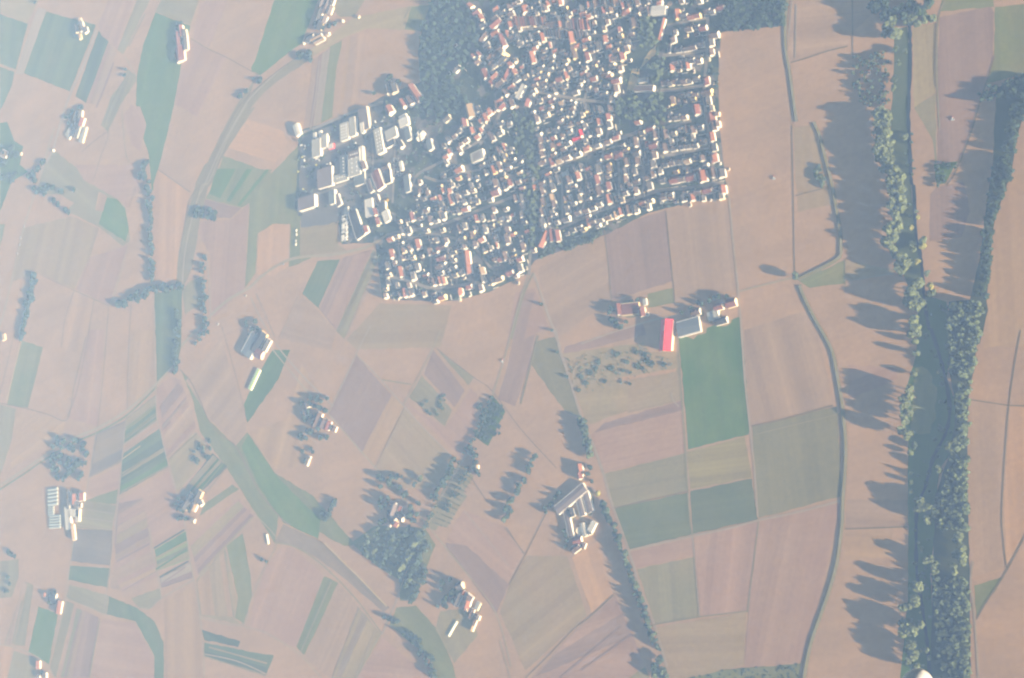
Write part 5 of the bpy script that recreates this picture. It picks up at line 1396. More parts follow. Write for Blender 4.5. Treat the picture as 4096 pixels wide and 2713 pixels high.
BARK = mat("bark", (.10, .075, .055), .95, .2, 2)

def spire(VF, k=.62):
    """draw a crown in towards its top, as poplars and spruces grow"""
    V, F = VF
    z = V[:, 2:3]
    V = V.copy(); V[:, :2] *= np.clip(1.0 - k * (z + .25), .18, 1.25)
    V[:, 2] *= 1.2
    return V, F
def crown_arrays(nq, seed, lumps=7, size=(.15, .26)):
    """leaf clumps spread through an uneven crown of unit radius: (verts, quads)"""
    r = np.random.default_rng(seed)
    # the crown is a handful of overlapping lobes
    lob = r.normal(size=(lumps, 3)); lob /= np.linalg.norm(lob, axis=1)[:, None]
    lob *= r.uniform(.30, .58, (lumps, 1)); lob[:, 2] *= .8
    lr = r.uniform(.36, .56, lumps)
    k = r.integers(0, lumps, nq)
    d = r.normal(size=(nq, 3)); d /= np.linalg.norm(d, axis=1)[:, None]
    c = lob[k] + d * (lr[k] * r.uniform(.55, 1.0, nq) ** .5)[:, None]
    n = d + r.normal(size=(nq, 3)) * .45; n /= np.linalg.norm(n, axis=1)[:, None]
    up = np.where(np.abs(n[:, 2:3]) < .9, np.array([[0, 0, 1.]]), np.array([[1., 0, 0]]))
    t = np.cross(n, up); t /= np.linalg.norm(t, axis=1)[:, None]
    b = np.cross(n, t)
    s = r.uniform(*size, nq)[:, None]
    a = r.uniform(0, 6.28, nq)[:, None]
    t2 = t * np.cos(a) + b * np.sin(a); b2 = -t * np.sin(a) + b * np.cos(a)
    e = r.uniform(.6, 1.0, (nq, 1))
    V = np.stack([c - t2 * s - b2 * s * e, c + t2 * s - b2 * s * .7, c + t2 * s * .8 + b2 * s * e, c - t2 * s * .9 + b2 * s], 1).reshape(-1, 3)
    F = np.arange(nq * 4).reshape(-1, 4)
    return V, F
def np_mesh(name, V, F):
    me = bpy.data.meshes.new(name)
    me.vertices.add(len(V)); me.vertices.foreach_set("co", np.asarray(V, np.float32).ravel())
    me.loops.add(F.size); me.loops.foreach_set("vertex_index", F.astype(np.int32).ravel())
    me.polygons.add(len(F)); me.polygons.foreach_set("loop_start", np.arange(0, F.size, 4, dtype=np.int32))
    me.update(calc_edges=True)
    return me
CROWN = [np_mesh("crown", *crown_arrays(440, s, 9, (.11, .19))) for s in range(7)]
SPIRE = [np_mesh("crown", *spire(crown_arrays(260, 30 + s, 7, (.12, .22)))) for s in range(5)]
BUSH = [np_mesh("bush_crown", *crown_arrays(110, 50 + s, 5, (.17, .28))) for s in range(5)]
def trunk_mesh(seed):
    r = random.Random(seed); V, F = [], []
    def limb(a, b, ra, rb, n=6):
        a, b = Vector(a), Vector(b); d = (b - a).normalized(); u = d.orthogonal().normalized(); w = d.cross(u); k = len(V)
        for p, q in ((a, ra), (b, rb)):
            for i in range(n):
                t = 2 * math.pi * i / n
                V.append(tuple(p + (u * math.cos(t) + w * math.sin(t)) * q))
        for i in range(n): F.append((k + i, k + (i + 1) % n, k + n + (i + 1) % n, k + n + i))
    limb((0, 0, -.02), (.01, 0, .45), .035, .026); limb((.01, 0, .45), (0, .02, .8), .026, .012)
    for i in range(5):
        a = i * 1.26 + r.uniform(-.3, .3)
        limb((.005, 0, .34 + .07 * i), (.2 * math.cos(a), .2 * math.sin(a), .55 + .07 * i), .015, .005, 5)
    return mesh("trunk", V, F)
TRUNK = [trunk_mesh(s) for s in range(3)]
for m_ in CROWN + BUSH + SPIRE: m_.materials.append(LEAF['m'])
for m_ in TRUNK: m_.materials.append(BARK)
NTREE = [0, 0]
SPECS = []
def tree(px, py, r, h, c, where, group, bush=False):
    SPECS.append((px, py, r, h, c, where, group, bush))
def plant(px, py, r, h, c, where, group, bush=False):
    zc = h * (.62 if not bush else .5)
    p = P(px, py, zc)
    rz = random.uniform(0, 6.28)
    t = empty("bush" if bush else "tree", (p.x, p.y, 0), rz)
    hc = h * (.40 if not bush else .52)
    NTREE[bush] += 1
    if not bush:
        obj("trunk", random.choice(TRUNK), BARK, t, scale=(h, h, h))
    else:
        obj("stem", random.choice(TRUNK), BARK, t, scale=(h * .8, h * .8, h * .8))
    obj("crown", random.choice(BUSH if bush else (CROWN if group == RG or random.random() < .3 else SPIRE)), LEAF[c], t, loc=(0, 0, zc), scale=(r * random.uniform(.9, 1.1), r * random.uniform(.9, 1.1), hc * 1.12))
    form = "bush" if bush else ("tall tree" if h > 17 else ("broad tree" if r > 5.5 else "tree"))
    later(t, f"{LNAME[c]} {form}", where, py, "bush" if bush else "tree", group, "top")
    return t

def scale_at(px, py): return (P(px + 1, py) - P(px, py)).length
def T(code, txt, h, c, where, group, bush=False):
    for t in txt.split():
        q = t.split(',')
        px, py = cr(code, float(q[0]), float(q[1]))
        r = float(q[2]) * .4645 * scale_at(px, py) * 1.1
        cc = q[3] if len(q) > 3 else c
        if '|' in cc: cc = random.choice(cc.split('|'))
        tree(px, py, r, h * random.uniform(.85, 1.12) * (1.0 if group == RG else .85), cc, where, group, bush)
        if group == RG and r > 6.5 and ('belt' in where or 'clump' in where):
            tree(px + random.uniform(-14, 14), py + random.uniform(-22, 22), r * .8, h * random.uniform(.8, 1.0), cc, where, group)
def ROW(code, pts, n, r, h, c, where, group, jit=8, bush=False):
    n = int(n * 1.9); h *= .86; r *= .92
    L = crl(code, pts)
    seg = [math.dist(L[i], L[i + 1]) for i in range(len(L) - 1)]; tot = sum(seg)
    for i in range(n):
        s = tot * (i + random.uniform(.2, .8)) / n
        k = 0
        while k < len(seg) - 1 and s > seg[k]: s -= seg[k]; k += 1
        u = s / seg[k]
        x = L[k][0] + (L[k + 1][0] - L[k][0]) * u + random.gauss(0, jit * .46); y = L[k][1] + (L[k + 1][1] - L[k][1]) * u + random.gauss(0, jit * .46)
        cc = random.choice(c.split('|'))
        tree(x, y, r * .4645 * scale_at(x, y) * random.uniform(.75, 1.2), h * random.uniform(.75, 1.2), cc, where, group, bush)
def AREA(code, x0, y0, x1, y1, n, r, h, c, where, group, bush=False):
    n = int(n * 1.4); h *= .85; r *= .9
    for i in range(n):
        px, py = cr(code, random.uniform(x0, x1), random.uniform(y0, y1))
        tree(px, py, r * .4645 * scale_at(px, py) * random.uniform(.75, 1.2), h * random.uniform(.75, 1.2), random.choice(c.split('|')), where, group, bush)

RG = "trees along the stream"
T('03', "1400,170,48 1350,185,34 1450,205,36 1520,160,42 1580,150,42 1310,60,36,y", 17, 'p', "at the head of the stream", RG)
T('03', "1200,220,58 1270,290,55 1240,170,42 1180,290,40", 24, 'p', "above the allotments", RG)
T('03', "1345,440,22 1250,680,34 1240,760,28 1290,540,26 1270,420,34", 12, 'm|p', "between allotments and stream", RG)
T('03', "1080,60,55,d 1160,30,55,d 1250,110,50,d 1390,50,55,d 1470,80,55,d 1540,30,50,d 1330,130,45,d 1180,120,50,d", 22, 'd', "in the shaded copse at the top right", RG)
T('03', "1115,985,52 1190,1000,46 1110,1060,50 1180,1075,48 1120,1130,52 1190,1150,48 1125,1205,50 1195,1225,46 1120,1280,50 1185,1300,48 1130,1350,48 1190,1370,46 1180,1440,50 1250,1470,50 1300,1520,48 1230,1540,48", 25, 'p', "in the upper west bank belt", RG)
T('13', "1240,70,50 1290,110,48 1230,150,50 1310,190,48 1260,240,50 1315,290,46 1250,320,50 1300,370,44 1245,410,46 1270,450,36", 25, 'p', "in the middle west bank belt", RG)
T('13', "1200,565,48 1235,620,48 1190,665,44 1225,705,40 1275,560,36", 24, 'p', "in the first lone west bank clump", RG)
T('13', "1260,765,42 1310,800,52 1290,865,46 1350,845,50 1330,895,38", 24, 'p', "in the second west bank clump", RG)
T('13', "1450,1025,42 1400,1110,60 1455,1165,60 1390,1210,52 1440,1220,40", 26, 'p', "in the round clump by the stream bend", RG)
T('13', "1410,1335,46 1425,1395,50 1405,1450,44", 24, 'p', "in the small clump below the bend", RG)
T('13', "1410,700,42 1490,655,40 1500,700,34 1455,830,26 1400,540,24 1385,340,14 1385,440,14 1440,400,18 1455,450,18 1535,930,28 1570,1100,38 1560,1045,34", 11, 'p|y', "scattered on the east bank", RG)
T('03', "1400,1150,18 1345,1180,28 1395,1225,18 1360,1420,18 1405,1380,14,y 1415,1450,14,y 1400,1500,14,y 1345,1330,14", 9, 'p', "on the bank of the straight channel", RG)
T('23', "1430,100,28 1440,200,32 1420,380,28", 15, 'p', "above the bright meadow", RG)
T('23', "1380,515,40 1340,590,40 1395,570,32 1325,670,38 1375,720,36 1345,790,38 1315,860,40 1370,900,40 1330,740,34 1360,640,36", 27, 'p', "in the tall row west of the bright meadow", RG)
T('23', "1630,360,22 1660,470,20 1690,620,20 1660,860,24 1420,1000,32 1390,1060,26 1390,1230,20 1400,1310,20 1395,1390,20", 10, 'p|m', "round the bright meadow", RG)
T('23', "1735,1000,46,p 1800,945,34 1630,1200,32 1470,1490,46 1500,1540,36 1550,1530,34", 20, 'p', "standing free east of the stream", RG)
T('33', "1485,60,46 1450,110,36 1550,120,40 1540,205,34 1530,550,36 1570,540,36 1600,590,36 1600,650,32", 20, 'p', "by the lower stream", RG)
T('33', "1450,790,52 1430,900,50 1340,960,44 1385,950,28 1350,1100,62 1395,1155,56 1320,1170,46 1480,1110,32 1390,1300,54 1415,1370,50 1380,1410,38 1430,1490,46", 26, 'p', "in the row at the bottom right", RG)
T('33', "1530,1330,24 1550,1395,22 1620,1430,18 1430,580,20", 12, 'p', "beside the row at the bottom right", RG)
T('33', "1800,360,48 1830,430,46 1790,500,42 1840,520,42 1760,600,36 1840,560,36 1770,660,30", 20, 'p', "on the sunny edge of the lower wood", RG)
T('13', "395,955,34", 19, 'm', "alone at the junction of the two dikes", RG)
ROW('13', "600,0 640,190", 10, 22, 6, 'm|p', "in the scrub beside the upper dike", "scrub by the dike", 14, True)
ROW('03', "560,1480 620,1567", 6, 22, 6, 'm|p', "at the head of the dike scrub", "scrub by the dike", 12, True)
# hedgerows and farm trees of the western fields
HG = "hedgerow trees of the western fields"
ROW('10', "1230,0 1250,130 1290,300 1290,520 1300,760 1310,1000", 24, 24, 10, 'm|d', "in the long hedgerow below the green field", HG, 12)
ROW('10', "310,950 260,1150 210,1330 180,1490", 18, 30, 9, 'd|m', "in the thick hedge of the left tan field", HG, 14)
ROW('10', "975,1210 1150,1150 1330,1060 1560,1040", 20, 28, 10, 'm|d', "in the wooded strip above the teal field", HG, 16)
ROW('10', "1735,770 1745,950 1750,1150 1745,1310 1760,1440 1680,1520", 18, 21, 9, 'm|d', "in the hedge beside the railway meadow", HG, 16)
ROW('10', "1520,1230 1520,1400 1500,1567 1510,1780 1490,1650", 12, 24, 9, 'm|d', "along the teal field's east side", HG, 12)
AREA('10', 1670, 375, 1850, 465, 10, 30, 8, 'd|m', "in the dark thicket on the railway bend", HG)
T('00', "2110,800,26 2060,820,24 2230,690,26 1230,1420,30 1205,1500,30 1260,1400,18 1065,650,14 1080,600,14 300,20,14", 9, 'm|d', "standing singly in the upper left fields", HG)
T('00', "360,1400,24 320,1450,24 280,1500,24 240,1515,22 300,1540,22", 9, 'm|d', "on the lane by the orchard", HG)
T('10', "280,60,24 300,110,24 400,180,26 440,205,24 380,240,24 350,200,24 290,130,22 280,210,22 320,225,22 520,220,24 640,210,20 500,330,22 460,300,24 590,410,20 560,380,20", 9, 'm|d', "in the orchard cottage garden", HG)
AREA('00', 0, 1240, 140, 1567, 14, 28, 9, 'd|m', "in the copse on the left edge", HG)
T('00', "600,1000,18 620,960,18 670,930,20 700,920,18 560,1010,14 590,1060,14", 8, 'm|d', "around the farm with pale courts", HG)
T('00', "1530,210,20 1560,200,18 1510,260,18 1500,330,16 640,310,16 650,220,14", 8, 'd', "beside the upper left farms", HG)
AREA('20', 440, 930, 740, 1290, 30, 28, 10, 'm|d|p', "in the nursery wood", "trees of the nursery wood")
AREA('20', 1660, 900, 1830, 1170, 9, 22, 5, 'm|d', "on the rough plot by the brook", HG, True)
AREA('20', 1490, 1430, 1640, 1640, 10, 22, 9, 'd|m', "around the strip garden farm", HG)
AREA('10', 2110, 1310, 2240, 1460, 9, 22, 9, 'd|m', "behind the dark halls", HG)
AREA('21', 400, 570, 700, 950, 20, 28, 11, 'd|m', "around the farm on the diagonal lane", "trees of the diagonal lane")
T('21', "450,1040,20 540,1050,18 470,1130,18 520,1020,16", 8, 'm', "on the track below the diagonal farm", "trees of the diagonal lane")
AREA('21', 1960, 620, 2170, 980, 22, 20, 4, 'm|d', "in the fenced fruit strip", "bushes of the fruit strip", True)
ROW('21', "1880,1000 1960,1250", 8, 24, 10, 'm|d', "below the fenced fruit strip", HG, 14)
ROW('21', "1755,1130 1690,1260 1580,1420", 12, 26, 11, 'm|d', "in the row down to the woodland farm", HG, 14)
AREA('21', 1480, 560, 1680, 740, 12, 16, 3.5, 'm', "in the small orchard plot", "bushes of the orchard plot", True)
AREA('31', 1100, -180, 1480, 240, 26, 28, 12, 'm|d', "around the farm above the woodland", "trees of the woodland block")
ROW('31', "1470,290 1380,500 1290,700", 12, 32, 13, 'm|p', "in the long row of the woodland", "trees of the woodland block", 14)
ROW('31', "1240,320 1180,480 1140,610", 8, 32, 12, 'm|d', "in the middle row of the woodland", "trees of the woodland block", 16)
T('31', "1020,390,32 990,450,30 1000,500,32 1065,470,30 1060,540,30 1090,320,28 980,480,26", 12, 'm|p', "in the upper left of the woodland", "trees of the woodland block")
T('31', "1330,330,30,y 1270,410,28,y 1360,280,26,p 1390,220,26,p 1325,380,20,y 1290,330,24,p", 11, 'y', "standing bright in the woodland", "trees of the woodland block")
ROW('31', "1490,430 1420,600 1330,780", 10, 30, 12, 'm|d', "in the right row of the woodland", "trees of the woodland block", 14)
ROW('31', "1480,640 1440,760 1400,920", 9, 28, 11, 'm|d', "at the foot of the woodland", "trees of the woodland block", 14)
T('31', "710,60,28 690,110,30 730,40,24 660,170,28 640,190,26 680,150,28 620,150,22", 10, 'd|m', "in the hedge beside the green meadow", HG)
T('31', "1190,1060,26 1230,1075,26 1260,1080,22 1150,1040,22", 9, 'd|m', "at the railway crossing", HG)
ROW('31', "1320,1170 1440,1270 1530,1400 1580,1567", 13, 30, 11, 'm|d', "along the lower meadow brook", HG, 18)
AREA('31', 1600, 720, 1800, 960, 16, 27, 11, 'd|m', "west of the orange farm", HG)
ROW('22', "290,1070 200,1280 60,1560", 12, 28, 12, 'm|d', "in the diagonal hedge of the middle field", HG, 14)
T('31', "2230,50,28 2200,110,30 2220,170,28 2180,200,28", 12, 'm|d', "at the lower end of the diagonal hedge", HG)
ROW('22', "700,760 740,920 780,1090", 22, 30, 14, 'd|m', "along the road above the dairy farm", "trees of the long road avenue", 14)
ROW('32', "900,100 1010,360 1110,650 1220,950 1300,1200 1350,1310", 48, 26, 13, 'm|d', "in the avenue below the dairy farm", "trees of the long road avenue", 10)
T('32', "1370,1400,40 1340,1470,40 1400,1520,44 1330,1540,40 1430,1567,36", 14, 'd|m', "at the foot of the avenue", "trees of the long road avenue")
T('22', "850,1400,30,y 540,1460,16,y 880,1500,40 900,1560,40 750,1240,24 770,1180,24 790,1300,22", 11, 'd|m', "beside the dairy farm barns", HG)
T('22', "430,1500,26 400,1560,26 470,1450,24 380,1530,20 500,1400,20", 10, 'd', "west of the dairy farm", HG)
T('32', "560,330,18 570,380,18 560,440,18 540,300,18", 9, 'd', "on the dairy farm's field side", HG)
T('12', "960,1330,32 990,1370,36 960,1230,28 1010,1395,30 940,1270,24 1040,1390,24 1080,1350,20", 12, 'd|m', "west of the dark red farmhouse", HG)
T('12', "1740,1190,26 1840,1140,24 1800,1160,26 1880,1135,22 1700,1180,24 1950,1125,22 1130,1180,20 1180,1160,20 1640,1230,24 1560,1270,22", 11, 'd', "behind the crimson barn farm", HG)
T('22', "1180,190,22 1250,210,26 1260,260,24 1310,290,26 1090,270,24 1010,210,26 1190,310,30 1410,290,22 1060,350,20 1120,370,14 960,330,26 850,280,26 700,400,24 780,370,22 900,440,22 1040,450,12 1120,460,14 680,520,20 830,330,22 740,450,20 1225,330,20", 3.2, 'm|d', "in the old orchard by the crimson barn", "bushes of the old orchard", True)
T('12', "350,1195,16 440,1430,16", 8, 'm|p', "on the road out of the village", HG)
T('22', "490,190,14 570,400,16", 8, 'm|p', "on the road past the old orchard", HG)
AREA('01', 400, 440, 520, 510, 8, 26, 9, 'd', "in the thicket by the hamlet railway", HG)
T('01', "90,690,22 30,680,16 1200,660,24 1180,690,22 1270,700,20 1060,800,18 1290,720,18 620,240,20 680,220,20 730,200,22 560,200,22", 9, 'd|m', "near the hamlet", HG)
T('30', "70,480,20 130,520,18 90,500,18 60,700,14 80,760,14 60,820,14 40,820,14 2250,540,16 2290,560,14 430,860,22 470,840,22 420,910,20 460,900,20 360,1520,18", 8, 'd|m', "in the lower left fields", HG)

# the three hundred trees that show largest stand singly, the small ones of hedges and farms form one mass
SPECS.sort(key=lambda q: -q[2] * q[3] / scale_at(q[0], q[1]) ** 2)
SMALL = []
for q in SPECS:
    if q[7] or NTREE[0] < 300: plant(*q)
    else: SMALL.append(q)

# ------------------------------------------------------------ woods and garden greenery that read as one mass
PROTO = [crown_arrays(70, 900 + s, 6, (.20, .32)) for s in range(6)]
PROTO_S = [crown_arrays(34, 950 + s, 4, (.26, .40)) for s in range(6)]
def mass(name, items, material, proto, label, cat):
    """items: (x, y, r, h)"""
    VV, FF, k = [], [], 0
    for (x, y, r, h) in items:
        V, F = proto[random.randrange(len(proto))]
        a = random.uniform(0, 6.28); ca, sa = math.cos(a), math.sin(a)
        W = np.empty_like(V)
        W[:, 0] = (V[:, 0] * ca - V[:, 1] * sa) * r + x; W[:, 1] = (V[:, 0] * sa + V[:, 1] * ca) * r + y
        W[:, 2] = np.maximum(V[:, 2] * h * .5 + h * .55, .1)
        VV.append(W); FF.append(F + k); k += len(V)
    me = np_mesh(name, np.concatenate(VV), np.concatenate(FF)); me.materials.append(material)
    o = obj(name, me)
    tag(o, label, cat, None, "stuff")
    return o
mass("hedgerow_trees", [(*P(x, y, h * .6).xy, r, h * 1.05) for (x, y, r, h, c, w_, g_, b_) in SMALL], LEAF['d'], [spire(crown_arrays(110, 970 + k, 6, (.16, .27))) for k in range(6)], "small dark trees of hedges and farmyards across the western fields", "trees")
def fill(poly, n, r, h, avoid=None, gap=.9):
    xs = [p[0] for p in poly]; ys = [p[1] for p in poly]; out = []; tries = 0
    while len(out) < n and tries < n * 12:
        tries += 1
        x = random.uniform(min(xs), max(xs)); y = random.uniform(min(ys), max(ys))
        if not inside(x, y, poly): continue
        rr = random.uniform(*r); hh = random.uniform(*h)
        p = P(x, y, hh * .55)
        if avoid is not None:
            if any((p.x - fx) ** 2 + (p.y - fy) ** 2 < (fr + rr * .6) ** 2 for fx, fy, fr in avoid): continue
        out.append((p.x, p.y, rr, hh))
    return out
east = crl('13', "1720,1200 2030,1180 1990,1400 1975,1567") + crl('23', "1970,0 1940,300 1880,420 1740,380 1720,100")
east2 = crl('23', "1780,420 1900,440 1890,900 1870,1567 1640,1567 1720,1150 1800,900")
east3 = crl('33', "1600,0 1885,0 1890,280 1740,300 1580,260")
east4 = crl('33', "1580,690 1800,680 1890,760 1905,1600 1650,1600 1600,1000")
mass("woodland", fill(east, 150, (3.5, 6.5), (15, 22)) + fill(east2, 190, (3, 5.5), (15, 21)) + fill(east3, 90, (3, 5.5), (14, 20)) + fill(east4, 260, (2.5, 4.5), (13, 19)), LEAF['m'], PROTO, "dense green woodland on the stream's east side", "woodland")
far = crl('03', "2060,740 2368,640 2420,640 2420,830 2010,860 1960,810") + []
belt = crl('13', "2100,0 2240,0 2230,150 2120,440 2090,700 2080,900 2060,1140 1960,1140 2000,800 2010,480 2060,250")
belt0 = crl('03', "2260,880 2400,850 2400,1000 2300,1250 2250,1567 2130,1567 2200,1200")
mass("woodland", fill(far, 70, (3, 5), (9, 15)) + fill(belt, 150, (2.5, 4.5), (12, 18)) + fill(belt0, 90, (2.5, 4.5), (12, 18)), LEAF['d'], PROTO, "dark tree belt between the stream fields and the far right field", "woodland")
mass("woodland", fill(crl('03', "900,480 1200,440 1210,900 1150,920 920,900 890,700"), 120, (2, 3.6), (5, 10)), LEAF['m'], PROTO_S, "dense small trees of the stream side allotments", "woodland")
mass("woodland", fill(crl('03', "1600,1410 1810,1390 1700,1560 1620,1600"), 24, (2, 3.2), (4, 7)) + fill(crl('02', "1960,0 2470,0 2460,220 1930,270 1920,120"), 150, (3, 5), (8, 14), FOOT), LEAF['d'], PROTO, "wood at the village's upper right corner", "woodland")
mass("woodland", fill(crl('01', "1560,0 1900,0 1990,250 1960,420 1750,700 1900,880 1700,1060 1420,1000 1480,700 1450,420 1480,200"), 330, (3, 5.5), (8, 15), FOOT), LEAF['d'], PROTO, "wooded park on the village's west side", "woodland")
mass("woodland", fill(crl('02', "1180,140 1380,140 1380,330 1300,400 1190,400") + [], 50, (3, 5), (9, 15), FOOT) + fill(crl('02', "1000,830 1420,790 1420,1060 1200,1050 1000,1010"), 85, (3, 5), (8, 14), FOOT) + fill(crl('02', "1280,560 1420,500 1400,720 1290,740"), 30, (3, 5), (8, 13), FOOT), LEAF['m'], PROTO, "leafy grounds round the school", "woodland")
mass("woodland", fill(crl('02', "110,960 310,960 330,1400 250,1567 150,1567") + [], 60, (3, 5), (8, 13), FOOT) + fill(crl('12', "200,0 330,0 330,480 270,800 220,640"), 70, (3, 5), (8, 13), FOOT), LEAF['m'], PROTO, "tree-filled green avenue through the village", "woodland")
mass("woodland", fill(crl('31', "900,420 1090,270 1480,280 1580,430 1400,890 1300,890 1290,720 1100,600"), 130, (2.6, 4.2), (6, 10)), LEAF['m'], PROTO, "block of woodland left of the orange farm", "woodland")
mass("hedge", fill(crl('21', "2080,560 2190,690 2050,990 1935,915"), 80, (1.5, 3.0), (2.5, 6)) + fill(crl('21', "2060,570 2090,580 1950,930 1800,1160 1770,1130 1910,900"), 50, (1.6, 3.0), (4, 7)) + fill(crl('21', "1930,1000 1960,1020 1870,1300 1700,1567 1660,1540 1840,1220"), 40, (1.6, 3.0), (4, 7)) + fill(crl('31', "1600,-20 1640,0 1560,200 1480,420 1440,400 1530,180"), 26, (1.6, 3.0), (4, 8)), LEAF['d'], PROTO_S, "dark hedges and bushes along the diagonal plantation strip", "hedge")
mass("hedge", fill(crl('12', "300,790 420,680 700,600 880,560 880,640 700,690 330,820"), 70, (2, 3.4), (4, 8), FOOT), LEAF['m'], PROTO_S, "leafy strip along the lower village edge", "hedge")
mass("garden_greenery", fill(VILLAGE_PX, 850, (1.5, 3.2), (2.5, 6.0), FOOT + STREET_PTS), LEAF['d'], PROTO_S, "dark garden trees and hedges between the village houses", "gardens")
mass("garden_greenery", fill(VILLAGE_PX, 500, (1.5, 3.0), (3, 6.0), FOOT + STREET_PTS), LEAF['m'], PROTO_S, "lighter shrubs between the village houses", "gardens")
mass("garden_greenery", fill(VILLAGE_PX, 26, (1.8, 3.0), (4, 7), FOOT), LEAF['y'], PROTO_S, "few yellow-leaved shrubs in village gardens", "gardens")
mass("shrubs", fill(crl('22', "560,240 1240,130 1290,200 1500,210 1480,320 1080,430 760,560 640,480"), 170, (.8, 2.0), (1, 2.6)), LEAF['p'], PROTO_S, "mottled pale scrub of the old orchard by the crimson barn", "scrub")
mass("woodland", fill(crl('13', "1480,1150 1700,1200 1740,1567") + crl('23', "1720,400 1770,800 1640,1200 1560,1567") + crl('33', "1570,300 1540,700 1600,1600 1500,1600 1420,700 1400,0") + crl('23', "1440,1100 1500,950 1620,900 1640,500 1560,300 1500,250"), 55, (1.6, 3.6), (4, 10)), LEAF['m'], PROTO, "scattered willows and scrub along the shaded stream", "woodland")
mass("shrubs", fill(crl('32', "1560,1567 1900,1500 2590,1440 2590,1600 1560,1600"), 90, (1.2, 2.4), (.8, 1.8)), LEAF['m'], PROTO_S, "low scrub on the bottom field margin", "scrub")
vin = []
for i in range(15):
    for j in range(12):
        u, v_ = (i + .5) / 15, (j + .5) / 12
        a, b_, c_, d_ = crl('21', "1790,1160 1930,1265") + crl('31', "1700,295 1560,245")
        x = (a[0] * (1 - u) + b_[0] * u) * (1 - v_) + (d_[0] * (1 - u) + c_[0] * u) * v_; y = (a[1] * (1 - u) + b_[1] * u) * (1 - v_) + (d_[1] * (1 - u) + c_[1] * u) * v_
        if random.random() < .8:
            p = P(x, y, 1); vin.append((p.x, p.y, random.uniform(.7, 1.3), random.uniform(1.0, 1.7)))
mass("fruit_bushes", vin, LEAF['m'], PROTO_S, "rows of low fruit bushes on the grey strip", "bushes")
print("TREES", NTREE, "HOUSES", n_house)

# ------------------------------------------------------------ vehicles
def profile_body(name, prof, w, cut=.0):
    """side profile (x, z) swept across the width, upper part drawn in"""
    n = len(prof); V, F = [], []
    zmax = max(z for x, z in prof)
    for s in (-1, 1):
        for x, z in prof: V.append((x, s * w / 2 * (1 - cut * max(0, z / zmax - .5)), z))
    for i in range(n):
        j = (i + 1) % n; F.append((i, j, j + n, i + n))
    F += [tuple(range(n))[::-1], tuple(range(n, 2 * n))]
    me = mesh(name, V, F)
    bm = bmesh.new(); bm.from_mesh(me); bmesh.ops.recalc_face_normals(bm, faces=bm.faces); bm.to_mesh(me); bm.free()
    return me
CARB = profile_body("car_body", [(-2.1, .3), (-2.15, .75), (-1.9, .95), (1.0, .95), (1.95, .8), (2.1, .55), (2.1, .3)], 1.75, .1)
CARC = profile_body("car_cabin", [(-1.75, .94), (-1.3, 1.42), (.2, 1.45), (.95, .94)], 1.6, .5)
VANB = profile_body("van_body", [(-2.6, .35), (-2.6, 2.3), (1.5, 2.3), (2.1, 1.3), (2.6, 1.1), (2.6, .35)], 2.0, .08)
VANC = profile_body("van_windscreen", [(1.52, 2.2), (2.12, 1.32), (2.0, 1.25), (1.4, 2.1)], 1.8, .0)
CVB = profile_body("caravan_body", [(-3.2, .5), (-3.3, 1.2), (-3.0, 2.6), (2.7, 2.6), (3.2, 1.6), (3.2, .7), (2.8, .5)], 2.3, .06)
def wheel_mesh(name, r, w):
    V, F = [], []; n = 10
    for s in (-w / 2, w / 2):
        for i in range(n): V.append((r * math.cos(2 * math.pi * i / n), s, r * math.sin(2 * math.pi * i / n)))
    for i in range(n): F.append((i, (i + 1) % n, n + (i + 1) % n, n + i))
    F += [tuple(range(n)), tuple(range(n, 2 * n))[::-1]]
    return mesh(name, V, F)
WHL = wheel_mesh("wheel", .33, .22); WHB = wheel_mesh("big_wheel", .85, .5); WHS = wheel_mesh("front_wheel", .55, .35)
TYRE = mat("tyre_rubber", (.02, .02, .02), .9, .1, 2)
GLZ = mat("car_glass", (.03, .035, .04), .1, .05, 1, spec=.6)
PAINT = {'white': mat("paint_white", (.80, .80, .79), .35, .03, .5, spec=.5), 'silver': mat("paint_silver", (.45, .46, .47), .35, .03, .5, spec=.5), 'black': mat("paint_black", (.03, .03, .035), .3, .05, .5, spec=.5), 'red': mat("paint_red", (.42, .03, .03), .35, .03, .5, spec=.5), 'blue': mat("paint_blue", (.05, .10, .28), .35, .03, .5, spec=.5), 'yellow': mat("paint_yellow", (.65, .42, .05), .4, .03, .5, spec=.5)}
for m_ in (CARB, CARC, VANB, VANC, CVB): m_.materials.append(PAINT['white'])
for m_ in (WHL, WHB, WHS): m_.materials.append(TYRE)
def car(px, py, ang, colour, where, group, kind="car"):
    p = P(px, py, .7)
    t = empty(kind, (p.x, p.y, TOPZ + .25), gdir(px, py, ang))
    if kind == "car":
        obj("body", CARB, PAINT[colour], t); obj("cabin", CARC, GLZ, t); wx = (-1.3, 1.3); wy = .8
    elif kind == "van":
        obj("body", VANB, PAINT[colour], t); obj("windscreen", VANC, GLZ, t); wx = (-1.6, 1.7); wy = .9
    else:
        obj("body", CVB, PAINT[colour], t); wx = (-.2, .6); wy = 1.05
    for x in wx:
        for s in (-1, 1): obj("wheel", WHL, TYRE, t, loc=(x, s * wy, .33))
    later(t, f"{colour} {kind}", where, px, kind, group)
    return t
road_a = gdir(*cr('10', 200, 560), 107)
for x, y, c in ((211, 530, 'white'), (180, 628, 'white'), (170, 690, 'silver'), (151, 765, 'white')):
    car(*cr('10', x, y), 107, c, "driving on the far left country road", "cars on the left country road")
for x, y in ((2117, 1127), (1880, 1372)):
    car(*cr('10', x, y), 45, 'white', "on the road past the dark halls", "cars on the village approach")
car(*cr('11', 290, 855), 28, 'silver', "on the road bend west of the village", "cars on the village approach")
